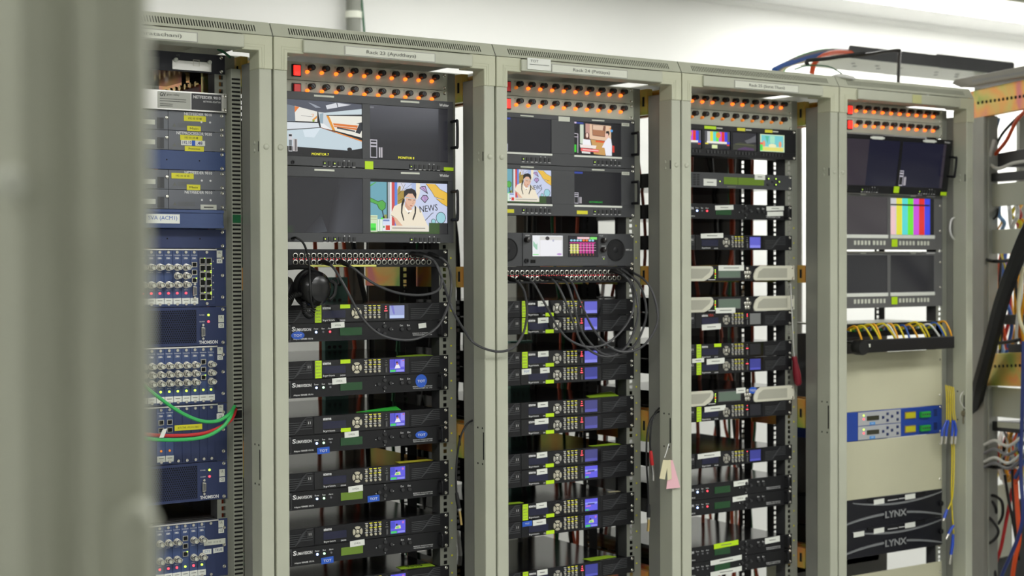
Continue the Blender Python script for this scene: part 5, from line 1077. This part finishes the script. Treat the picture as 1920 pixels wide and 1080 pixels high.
# paper tags on a string
s0 = at(1254, 832, -.004); t = thing('paper_tags', 'cream and pink paper tags hanging on a white string', 'tags', s0)
obj('string', MB().tube([Vector((0, 0, 0)), at(1250, 846, -.008)-s0, at(1246, 858, -.01)-s0], .0011, 6), CWHITE, t)
for nm, mt_, P, Y in (('cream_tag', CARD, [(1243, 862), (1253, 863), (1246, 899), (1236, 897)], -.012), ('cream_tag', CARD, [(1250, 863), (1257, 862), (1259, 898), (1251, 901)], -.009), ('pink_tag', PINK, [(1255, 862), (1261, 863), (1275, 914), (1249, 917)], -.006)):
    Q = [at(x, y, Y)-s0 for x, y in P]; k = Vector((0, -.0012, 0)); obj(nm, MB().add(Q+[q+k for q in Q], [(0, 1, 2, 3), (7, 6, 5, 4), (0, 4, 5, 1), (1, 5, 6, 2), (2, 6, 7, 3), (3, 7, 4, 0)]), mt_, t)
# maroon screwdriver
Ysd = RY-.024; p0, p1, p2, p3 = (at(x, y, Ysd) for x, y in ((1482, 532), (1488, 660), (1489, 668), (1497, 722)))
t = thing('screwdriver', 'maroon-handled screwdriver stuck point up beside rack Surat Thani', 'screwdriver', p2)
obj('shaft', MB().tube([p0-p2, p1-p2, Vector()], .0022, 8).mesh('shaft', True), SILVER, t)
obj('handle', MB().tube([Vector(), (p3-p2)*.06, (p3-p2)*.2, (p3-p2)*.35, (p3-p2)*.6, (p3-p2)*.92, p3-p2], [.006, .0085, .0075, .010, .0125, .0115, .008], 12).mesh('handle', True), CMAR, t)
# key on the post of the beige-panel rack
k0 = at(1806, 775, -.006); t = thing('key', 'small key hanging on a wire loop from the rack post', 'key', k0)
obj('wire_loop', MB().tube([p-k0 for p in pts([(1806, 734, -.002), (1801, 742, -.008), (1801, 754, -.008), (1809, 766, -.006)], 5)], .0011, 6), CWHITE, t)
obj('bow', MB().lathe([(.0095, -.001), (.0095, .001)], 18), mat('old brass', (.36, .32, .22), .4, .8), t); obj('blade', MB().prism([(-.003, -.032), (.0005, -.034), (.003, -.030), (.003, -.006), (-.003, -.006)], -.001, .001), MATS['old brass'], t)
# yellow fibre patch leads at the right of that rack
f0 = at(1782, 722, .03); t = thing('fibre_bundle', 'bundle of yellow fibre leads with blue connectors hanging beside beige panels', 'fibre cable', f0)
for i in range(5):
    x = 1773+i*3.6; Y = .03-.004*i; e = 800+(i*37) % 30
    L = [(x, 722+i, .034), (x+1.5, 740, Y), (x+2, 770, Y), (x+(2 if i < 3 else 5), 792, Y)]
    obj('fibre', MB().tube([p-f0 for p in pts(L, 5)], .0017, 6).mesh('f', True), CYEL, t)
    if i in (0, 1, 3, 4):
        xe = x+(-6, -2, 0, 2, 5)[i]; B = [at(x+2, 788, Y)-f0, at(xe, 806, Y)-f0, at(xe-1, 818, Y)-f0]
        q = obj('connector_boot', MB().tube(B, [.003, .0048, .0044], 8).mesh('cb', True), mat('royal blue plastic', rgb(40, 78, 190), .4), t)
        obj('connector_tip', MB().tube([B[2], B[2]+(B[2]-B[1])*1.2], .0046, 10).mesh('ct', True), NICKEL, q)
for L in ([(1783, 790, .026), (1785, 850, .026), (1784, 930, .026), (1787, 985, .026), (1788, 1000, .026)], [(1787, 790, .02), (1789, 860, .02), (1786, 930, .02), (1776, 958, .022)]):
    obj('fibre', MB().tube([p-f0 for p in pts(L, 6)], .0021, 6).mesh('f', True), CYEL, t)
for B in ([(1788, 985, .026), (1783, 992, .026), (1778, 1002, .026)], [(1787, 1002, .02), (1786, 1020, .02), (1783, 1040, .02)], [(1776, 955, .022), (1772, 966, .022), (1770, 972, .022)]):
    Q = [at(*q)-f0 for q in B]; q = obj('connector_boot', MB().tube(Q, [.004, .0052, .0046], 8).mesh('cb', True), MATS['royal blue plastic'], t); obj('connector_tip', MB().tube([Q[2], Q[2]+(Q[2]-Q[1])*.9], .005, 10).mesh('ct', True), NICKEL, q)
cord('white_lead', 'white lead making a small loop beside the grey monitors', 'cable', [(1790, 408, .05), (1784, 412, .04), (1781, 428, .04), (1784, 442, .04), (1790, 450, .05)], .003, CWHITE)
# green and red leads of the blue rack
G = RY-.075
for lb, L, mt_ in (('upper green lead sweeping across the blue cages', [(245, 700, G), (285, 735, G), (330, 768, G), (372, 788, G), (405, 790, G), (428, 778, G), (440, 762, RY-.036)], CGREEN),
                   ('red lead between the two green leads on blue cages', [(235, 806, G), (280, 815, G), (330, 817, G), (380, 813, G), (415, 800, G), (434, 786, G), (442, 768, RY-.036)], CRED),
                   ('lower green lead sweeping across the blue cages', [(235, 815, G-.006), (280, 823, G-.006), (330, 825, G-.006), (380, 820, G-.006), (412, 805, G-.006), (430, 785, G-.006), (438, 764, RY-.036)], CGREEN)):
    cord('network_lead', lb, 'cable', L, .0042, mt_)
p = at(305, 812, G-.012); tag(obj('lead_tag', MB().add([p+q for q in (Vector((-.008, 0, -.010)), Vector((.002, 0, -.010)), Vector((.010, -.002, .010)), Vector((-.001, -.002, .008)))]+[p+q+Vector((0, -.0006, 0)) for q in (Vector((-.008, 0, -.010)), Vector((.002, 0, -.010)), Vector((.010, -.002, .010)), Vector((-.001, -.002, .008)))], [(0, 1, 2, 3), (7, 6, 5, 4), (0, 4, 5, 1), (1, 5, 6, 2), (2, 6, 7, 3), (3, 7, 4, 0)]), WHITE), 'folded white paper flag on the red lead', 'tag')
cord('earth_wire', 'short green wire at the top of the cable duct', 'wire', [(408, 92, .12), (420, 98, .11), (432, 108, .1)], .0028, CDGREEN)
# ---------------------------------------------------------------- paper slips lying on the units
def atz(px, py, Z):
    d = CF+CR*((px-960)/FPX)+CU*((540-py)/FPX); return CAMP+d*((Z-CAMP.z)/d.z)
def slip(label, k, P, mt_, words=None, curl=0.):
    z = zU(k+1)-.0014; Q = [atz(x, y, z) for x, y in P]; o = Q[0].copy()
    t = thing('paper_slip', label, 'paper', o)
    V = [q-o for q in Q]
    if curl: V[2] = V[2]+Vector((0, 0, curl)); V[3] = V[3]+Vector((0, 0, curl*.3))
    b = MB().add(V+[v+Vector((0, 0, .0005)) for v in V], [(3, 2, 1, 0), (4, 5, 6, 7), (0, 1, 5, 4), (1, 2, 6, 5), (2, 3, 7, 6), (3, 0, 4, 7)])
    obj('sheet', b, mt_, t)
    if words:
        me = textmesh(words, .01); d = (V[1]-V[0]); s = d.length*.45/me['w']
        obj('lettering', me, TXTK, t, V[0]+d*.25+(V[3]-V[0])*.3+Vector((0, 0, .0008)), (-math.pi/2, 0, math.atan2(d.y, d.x)), (s, s, s*2.5))
SLIPG = mat('lime paper', rgb(160, 200, 40), .6)
slip('yellow green slip on the receiver with blue picture, rack Ayudthaya', -3, [(745, 669.5), (812, 666.5), (790, 664), (742, 668)], SLIPG)
slip('curled bright green paper sheet on a receiver', -6, [(668, 772.8), (752, 768.8), (742, 766), (712, 768)], GREENP, None, .006)
slip('flat yellow slip on the fourth receiver of rack Ayudthaya', -9, [(748, 868.6), (812, 862.5), (800, 861), (740, 866)], mat('yellow paper', rgb(214, 206, 60), .6))
slip('lime slip with handwritten number near the bottom edge', -15, [(752, 1067.5), (816, 1061), (805, 1056), (742, 1063)], SLIPG, '02/113')
slip('crumpled lime slip on the fifth receiver of rack Pattaya', -6, [(1105, 745.6), (1160, 742.2), (1146, 737), (1098, 743)], SLIPG, None, .004)
slip('narrow lime slip on the seventh receiver of rack Pattaya', -9, [(1110, 837.2), (1164, 833.2), (1150, 831), (1102, 836)], SLIPG)
slip('lime slip at the inner end of the ninth receiver', -12, [(950, 946), (982, 943), (974, 941), (948, 943)], SLIPG)
slip('lime strip on the shiny top of the lowest receiver in rack Pattaya', -16, [(1108, 1052), (1156, 1044), (1140, 1041), (1092, 1048)], SLIPG)
slip('pale slip on the ninth receiver of rack Pattaya', -12, [(1142, 923.2), (1168, 921.3), (1160, 920), (1138, 922)], CARD)
# ================================================================ side-on open rack at the far right
E27 = Vector((-.40, -.9165, 0)); N27 = Vector((.9165, -.40, 0))
O27 = CAMP+CF*4.98+CR*(880/FPX*4.98)
def a27(px, py, off=0.):
    d = CF+CR*((px-960)/FPX)+CU*((540-py)/FPX); o = O27+N27*off
    return CAMP+d*((o-CAMP).dot(N27)/d.dot(N27)) + (E27*.32 if px == 2000 else Vector())
R27 = thing('equipment_rack', 'open rack seen side on at the far edge, crowded with loose cables', 'rack', (O27.x, O27.y, 0), 'equipment racks in a row')
def slab(name, P, off, th, mt, parent=None, label=None, cat=None, group=None):
    par = parent or R27; base = par.matrix_world.translation if par is not R27 else Vector((O27.x, O27.y, 0))
    Q = [a27(x, y, off)-base for x, y in P]; k = N27*th; n = len(Q)
    b = MB().add(Q+[q+k for q in Q], [tuple(range(n)), tuple(range(2*n-1, n-1, -1))]+[(i, n+i, n+(i+1) % n, (i+1) % n) for i in range(n)])
    return bev(obj(name, b, mt, par), .002)
def sthing(name, label, cat, P, off, th, mt):
    c = a27(P[0][0], P[0][1], off); t = thing(name, label, cat, c); Q = [a27(x, y, off)-c for x, y in P]; k = N27*th; n = len(Q)
    bev(obj('plate', MB().add(Q+[q+k for q in Q], [tuple(range(n)), tuple(range(2*n-1, n-1, -1))]+[(i, n+i, n+(i+1) % n, (i+1) % n) for i in range(n)]), mt, t), .002); return t
slab('lid', [(1784, 157), (1791, 149), (2000, 113), (2000, 135), (1800, 164)], -.03, .66, mat('dusty lid', rgb(140, 136, 126), .5))
for i in range(26):
    slab('lid_slot', [(1822+i*4, 150-i*.68), (1824+i*4, 149.6-i*.68), (1826+i*4, 154-i*.68), (1824+i*4, 154.4-i*.68)], -.0306, .0008, LEDOFF)
hm = MB().lathe([(.004, -.002), (.004, .0)], 10)
def holes27(P0, P1, n, off, mt, r=.0045, nm='bracket_hole', par=None):
    me = MB().lathe([(r, -.0015), (r, .0004)], 10, ax='y').mesh('hole'); rz = math.atan2(N27.y, N27.x)-math.pi/2
    for i in range(n):
        u = i/(n-1); p = a27(P0[0]+(P1[0]-P0[0])*u, P0[1]+(P1[1]-P0[1])*u, off)-Vector((O27.x, O27.y, 0))
        obj(nm, me, mt, R27, p, (0, 0, rz))
slab('top_beam', [(1800, 176), (2000, 132), (2000, 188), (1800, 228)], 0, .02, CHROM); holes27((1834, 193), (1920, 180), 12, -.0005, HOLE, .005)
slab('corner_post', [(1812, 224), (1845, 217), (1845, 1120), (1812, 1120)], .0, .05, STEEL)
slab('hole_strip', [(1845.5, 217), (1853, 216), (1853, 1120), (1845.5, 1120)], .012, .003, RAIL)
holes27((1849, 240), (1849, 1072), 74, .0115, HOLE, .0038, 'strip_hole')
slab('middle_beam', [(1838, 664), (2000, 640), (2000, 713), (1838, 723)], -.0, .02, CHROM); holes27((1858, 687), (1920, 685), 9, -.0005, HOLE, .005)
pe = a27(2000, 500, 0)
def post27(p, nm):
    c = Vector((p.x-O27.x, p.y-O27.y, 0)); a, b = E27*.025, N27*.05; q = [c-a, c+a, c+a+b, c-a+b]
    bev(obj(nm, MB().vprism([(v.x, v.y) for v in q], 0, 2.06), STEEL, R27), .002)
post27(pe, 'near_post'); post27(pe+N27*.56, 'near_post'); post27(O27-E27*.05+N27*.56, 'rear_corner_post')
slab('shelf_plate', [(1854, 346), (2000, 334), (2000, 380), (1854, 388)], .03, .003, LGREY); slab('shelf_plate', [(1854, 431), (2000, 425), (2000, 474), (1854, 476)], .03, .003, LGREY)
slab('shelf_plate', [(1854, 724), (2000, 728), (2000, 782), (1854, 780)], .03, .003, LGREY)
slab('far_post', [(1905, 216), (1912, 216), (1912, 640), (1905, 640)], .25, .05, STEEL)
slab('rear_sheet', [(1850, 915), (1896, 903), (1896, 1041), (1852, 1052)], .20, .003, LGREY)
sthing('network_switch', 'dark grey tray of the open rack behind orange cable', 'network unit', [(1857, 290), (2000, 262), (2000, 322), (1857, 314)], .06, .25, DGREY)
sthing('connector_strip', 'black ribbed strip above the upper pale plate of open rack', 'connector strip', [(1853, 326), (2000, 314), (2000, 335), (1853, 341)], .025, .05, BLACK)
t = sthing('network_switch', 'black unit with pale front bar below the middle beam', 'network unit', [(1853, 789), (2000, 782), (2000, 808), (1853, 807)], .03, .25, BLACK)
c = a27(1853, 789, .03); Q = [a27(x, y, .026)-c for x, y in ((1870, 791), (2000, 786), (2000, 800), (1870, 801))]; k = N27*.003
obj('front_bar', MB().add(Q+[q+k for q in Q], [(0, 1, 2, 3), (7, 6, 5, 4), (0, 4, 5, 1), (1, 5, 6, 2), (2, 6, 7, 3), (3, 7, 4, 0)]), LGREY, t)
sthing('power_supply', 'dark box in the bottom corner behind blue cable', 'power supply', [(1902, 935), (2000, 925), (2000, 1120), (1902, 1120)], .18, .2, BLACK)
sthing('power_supply', 'dark flat box at the foot of the pale sheet', 'power supply', [(1852, 1052), (1898, 1040), (1898, 1120), (1852, 1120)], .22, .15, BLACK)
sthing('cable_shelf', 'small dark shelf behind the thick black hose', 'shelf', [(1872, 590), (2000, 582), (2000, 606), (1872, 608)], .06, .12, DGREY)
sthing('cable_shelf', 'black bracket shelf just above the middle beam', 'shelf', [(1890, 645), (2000, 640), (2000, 660), (1890, 661)], .02, .12, BLACK)
def c27(label, L, r, mt, name='loose_cable', group=None):
    o = obj(name, MB().tube(spline([a27(*q) for q in L], 6), r, 8).mesh(name, True), mt); return tag(o, label, 'cable', group)
c27('thick black corrugated hose curving in from the far edge', [(2060, 130, .06), (2050, 190, -.04), (1990, 330, -.08), (1935, 420, -.08), (1905, 490, -.07), (1880, 560, -.06), (1864, 620, -.05), (1848, 680, -.04), (1834, 735, -.02), (1826, 800, .06)], .0245, mat('black hose', rgb(24, 24, 25), .5, bump=.6, bscale=60), 'cable_hose')
c27('orange cable slanting below the top beam', [(1925, 205, .0), (1905, 228, .02), (1888, 262, .03), (1870, 285, .04), (1856, 302, .05)], .0062, CORANGE)
c27('black cable slanting beside the orange one', [(1914, 215, .03), (1893, 235, .04), (1875, 258, .05), (1862, 290, .06)], .0048, RUBBER)
c27('white cable bending above the ribbed strip', [(1864, 262, .02), (1858, 285, .02), (1855, 305, .03), (1872, 316, .02), (1900, 306, .02), (1940, 300, .02)], .0055, CWHITE)
c27('blue cable bundle strand under the top beam', [(1868, 222, .06), (1862, 240, .06), (1854, 262, .06)], .008, CBLUE)
c27('pale blue strand under the top beam', [(1873, 222, .07), (1866, 245, .07), (1857, 270, .07)], .006, CLB)
c27('long navy cable hanging down the far edge', [(1919, 640, -.02), (1917, 760, -.02), (1914, 880, -.02), (1918, 960, -.02), (1908, 1010, -.02), (1880, 1075, -.02), (1872, 1100, -.02)], .0062, mat('navy cable', rgb(44, 58, 120), .4))
c27('red cable slanting across the pale sheet', [(1898, 915, .1), (1886, 980, .08), (1876, 1030, .06), (1866, 1060, .06), (1860, 1100, .06)], .0058, CRED)
c27('orange cable hanging at the far lower corner', [(1903, 880, .06), (1908, 960, .05), (1911, 1010, .05), (1903, 1050, .04), (1896, 1100, .04)], .0075, CORANGE)
c27('vertical red cable beside the strip of holes', [(1856, 870, .04), (1857, 960, .04), (1852, 1040, .04), (1853, 1100, .04)], .0052, CRED)
for i, (lb, L) in enumerate((('outer black coax loop on the pale sheet', [(1848, 932, .02), (1862, 929, .03), (1878, 940, .04), (1880, 965, .05), (1872, 982, .06)]), ('inner black coax loop on the pale sheet', [(1848, 940, .02), (1860, 940, .03), (1868, 956, .04), (1865, 975, .06)]),
        ('black coax arching low beside the strip of holes', [(1846, 962, .02), (1862, 978, .02), (1872, 996, .02), (1864, 1012, .02), (1848, 1022, .02)]), ('black cable dropping from the low arch', [(1850, 1018, .03), (1858, 1044, .04), (1866, 1075, .04), (1868, 1100, .04)]), ('long black cable crossing the far post', [(1884, 890, .05), (1890, 930, .06), (1900, 980, .06), (1908, 1030, .06)]), ('second long black cable crossing the far post', [(1898, 880, .05), (1900, 930, .05), (1904, 990, .05), (1910, 1050, .06)]))):
    c27(lb, L, .005, RUBBER)
rnd = random.Random(3)
cols = [('amber', CAMB), ('white', CWHITE), ('black', RUBBER), ('orange', CORANGE), ('blue', CBLUE), ('yellow', CYEL), ('red', CRED), ('pale blue', CLB)]
for z0, z1, n, wh in ((388, 432, 9, 'between the two pale plates'), (476, 662, 16, 'behind the thick black hose'), (808, 905, 22, 'below the middle beam')):
    for i in range(n):
        nm, mt_ = cols[rnd.randrange(8)] if i % 3 else cols[(0, 2, 1, 5)[i % 4]]
        x = 1856+rnd.random()*70; off = .05+rnd.random()*.14; y1 = z1-rnd.random()*20*(z1 > 500); dx = rnd.uniform(-14, 14)
        c27('%s cable in the tangle %s of open rack' % (nm, wh), [(x, z0-6, off), (x+dx, z0+(y1-z0)*.35, off-.04), (x+dx*.4+rnd.uniform(-14, 14), z0+(y1-z0)*.7, off-.02), (x+rnd.uniform(-10, 10), y1+6, off)], rnd.choice((.0035, .005, .0065)), mt_, 'loose_cable', '%s cables %s' % (nm, wh))
for i, (y, s) in enumerate(((372+115, 'upper'), (640, 'lower'), (873, 'lowest'))):
    c27('black bundle tie across the tangle, %s of three' % s, [(1850, y, .0), (1865, y+3, .03), (1885, y+2, .03), (1912, y-3, .04)], .006, RUBBER, 'cable_tie')
for i, (a_, lb) in enumerate(((820, 'white'), (836, 'grey'), (852, 'white'), (862, 'grey'))):
    c27('%s cable running crosswise below the black unit, number %s' % (lb, ('one', 'two', 'three', 'four')[i]), [(1846, a_+14, .0), (1866, a_+6, .01), (1892, a_+16, .01), (1925, a_-10, .02)], .0052, CWHITE if lb == 'white' else LEDOFF)
c27('grey beige cable hanging right of the thick hose', [(1918, 500, .0), (1910, 560, .0), (1912, 600, .0), (1925, 630, .0)], .006, CARD)
# ================================================================ above the racks
YT = .46
def tray(x0, y0, x1, y1, h0, h1, Y, label):
    A, B = at(x0, y0, Y), at(x1, y1, Y); z1 = (A.z+B.z)/2; hh = (at(x0, y0, Y)-at(x0, y0+h0, Y)).z
    t = thing('cable_tray', label, 'cable tray', (A.x, Y, z1), 'black cable trays on the racks'); L = B.x-A.x
    P = [(0, -hh), (L, -hh), (L, -.006), (L-.006, 0), (.006, 0), (0, -.006)]
    bev(obj('front_face', MB().prism(P, 0, .003), mat('worn black sheet', rgb(44, 44, 46), .4, var=.35, vscale=5), t), .001)
    obj('floor_plate', MB().box(0, L, .003, .24, -hh, -hh+.003), LGREY, t)
    if 'second' in label: obj('support_leg', MB().box(L-.09, L-.06, .08, .11, -hh-.42, -hh), STEEL, t)
    for i in range(5): obj('plate_hole', shared('tph', lambda: MB().lathe([(.008, -.0006), (.008, .0002)], 12, ax='z')), HOLE, t, (L*(.25+.13*i), .09+.05*(i % 2), -hh))
tray(1592, 80, 1764, 108, 24, 24, YT, 'longer black cable tray lying above the racks, tied with cables')
tray(1755, 95, 1902, 122, 26, 26, YT+.02, 'second black cable tray reaching over the open rack')
for i, (lb, mt_, r, dy) in enumerate((('thick blue cable of the overhead bundle', CBLUE, .010, 0), ('grey cable of the overhead bundle', LEDOFF, .008, -4), ('pale grey lower cable of the overhead bundle', CARD, .007, 5), ('green cable under the overhead bundle', CGREEN, .004, -7), ('orange cable of the overhead bundle', CORANGE, .008, 3))):
    L = [(1452+i*5, 132+i*2, .30), (1482, 118+dy*.5, .33), (1520, 106+dy, .36), (1560, 98+dy*.8, .42), (1600, 99+dy*.5, .50), (1680, 108, .52)]
    if i == 4: L = [(1522, 138, .30), (1528, 118, .30), (1545, 104, .34), (1570, 98, .40), (1605, 100, .49)]
    cord('overhead_cable', lb, 'cable', L, r, mt_)
P = pts([(1530, 112, .25), (1560, 108, .25), (1620, 103, .24), (1660, 97, .24), (1684, 94, .24), (1687, 98, .24), (1686, 110, .24), (1684, 162, .24)], 6)
tag(obj('bent_rod', MB().tube(P, .0055, 8).mesh('rod', True), mat('dark steel rod', rgb(60, 58, 56), .3, .7)), 'bent dark metal rod standing above the beige-panel rack', 'rod')
cord('tie_cable', 'black cable lashed along the rod above rack Surat Thani', 'cable', [(1515, 122, .24), (1514, 114, .24), (1550, 110, .24), (1590, 104, .24), (1620, 100, .24)], .006, RUBBER)
cord('thin_wire', 'thin dark green wire arching above the rack corner', 'wire', [(1490, 130, .2), (1515, 123, .2), (1550, 124, .2), (1572, 134, .2), (1585, 145, .18)], .002, CDGREEN)
cord('white_cable', 'white cable lying over the joint of the last two racks', 'cable', [(1556, 147, .05), (1572, 142, .02), (1590, 144, .0), (1600, 147, .01), (1590, 150, .03), (1575, 150, .05)], .0055, CWHITE)
# ================================================================ behind the racks: cable looms and boards
rn = random.Random(11)
def loom(x, z0, z1, Y, mt_, r, label, grp, sway=.03):
    P = spline([(x+rn.uniform(-sway, sway), Y+rn.uniform(-.03, .03), z0+(z1-z0)*k/5) for k in range(6)], 5)
    tag(obj('rear_cable', MB().tube(P, r, 6).mesh('rear', True), mt_), label, 'cable', grp)
for x, where in ((.13, 'rack of blue units'), (.62, 'rack Ayudthaya'), (1.22, 'rack Pattaya'), (1.83, 'rack Surat Thani')):
    for nm, mt_, n, r in (('orange red', mat('brick red cable', rgb(196, 80, 46), .5), 5, .0055), ('black', RUBBER, 5, .007), ('dark green', CDGREEN, 2, .005), ('white', CWHITE, 2, .006)):
        for i in range(n):
            loom(x+rn.uniform(-.22, .22), .45, 1.86 if nm != 'white' else 1.5, rn.uniform(.42, .70), mt_, r, '%s cable hanging behind the units of %s' % (nm, where), '%s rear cables of %s' % (nm, where))
for px, py0, py1, Y, lb in ((627, 520, 780, .52, 'pale green terminal board behind rack Ayudthaya'), (975, 640, 900, .55, 'pale green terminal board behind rack Pattaya')):
    A, B = at(px-18, py0, Y), at(px+14, py1, Y); t = thing('terminal_board', lb, 'terminal board', (A.x, Y, B.z))
    obj('board', MB().box(0, B.x-A.x+.02, 0, .02, 0, A.z-B.z), PCB, t)
    for i in range(9):
        for j in range(3): obj('terminal', shared('tbm', lambda: MB().lathe([(.0045, 0), (.0045, -.003)], 10)), DGREY, t, (.012+j*.016, 0, .02+i*(A.z-B.z-.04)/8))
def rear_plate(x0, x1, z0, z1, Y, mt_, label):
    t = thing('rear_plate', label, 'panel', (x0, Y, z0)); bev(obj('plate', MB().box(0, x1-x0, 0, .003, 0, z1-z0), mt_, t), .001)
GREYP = mat('rear grey sheet', rgb(120, 118, 116), .5); DARKP = mat('rear charcoal sheet', rgb(48, 46, 48), .5)
rear_plate(.70, .78, .98, 1.9, .60, DARKP, 'charcoal upright sheet behind the receivers of rack Ayudthaya')
rear_plate(.60, .655, .45, 1.9, .66, GREYP, 'grey upright sheet behind the receivers of rack Ayudthaya')
rear_plate(1.22, 1.36, 1.0, 1.9, .58, DARKP, 'charcoal upright sheet behind the receivers of rack Pattaya')
rear_plate(1.70, 1.93, 1.0, 1.9, .62, DARKP, 'charcoal upright sheet behind the units of rack Surat Thani')
rear_plate(1.97, 2.06, 1.0, 1.9, .70, DARKP, 'narrow charcoal sheet behind the units of rack Surat Thani')
rear_plate(-.10, .14, .45, 1.9, .58, DARKP, 'charcoal upright sheet behind the rack of blue units')
rear_plate(1.86, 2.34, .45, 1.28, .30, GREYP, 'grey sheet behind the beige blank panels')
# ================================================================ blurred rack post close to the lens
def nearp(px, d): q = CAMP+CF*d+CR*((px-960)/FPX*d); return (q.x, q.y)
d = .85
PR = [nearp(282, d), nearp(268, d-.006), nearp(172, d-.006), nearp(160, d+.001), nearp(138, d+.006), nearp(112, d+.003), nearp(100, d), nearp(40, d), nearp(20, d+.006), nearp(-60, d+.03), nearp(-500, d+.05), nearp(-500, d+.16), nearp(285, d+.05)]
cx, cy = nearp(160, d); t = thing('equipment_rack', 'out-of-focus grey rack post standing close before the camera', 'rack', (cx, cy, 0))
bev(obj('corner_post', MB().vprism([(x-cx, y-cy) for x, y in PR], .0, 2.05), FRAME, t), .002)
def near3(px, py, dd): return CAMP+CF*dd+CR*((px-960)/FPX*dd)+CU*((540-py)/FPX*dd)-Vector((cx, cy, 0))
rz = math.atan2(CF.y, CF.x)-math.pi/2
obj('post_plug', MB().lathe([(.0095, .003), (.0095, -.004), (.007, -.008), (.002, -.009)], 20).mesh('pp', True), OFFW, t, near3(28, 345, d-.002), (0, 0, rz))
bev(obj('latch', MB().prism([(-.012, -.05), (.012, -.05), (.012, .008), (.006, .018), (-.004, .018), (-.012, .006)], -.012, .006), FRAME, t, near3(256, 1000, d-.008), (0, 0, rz)), .004)
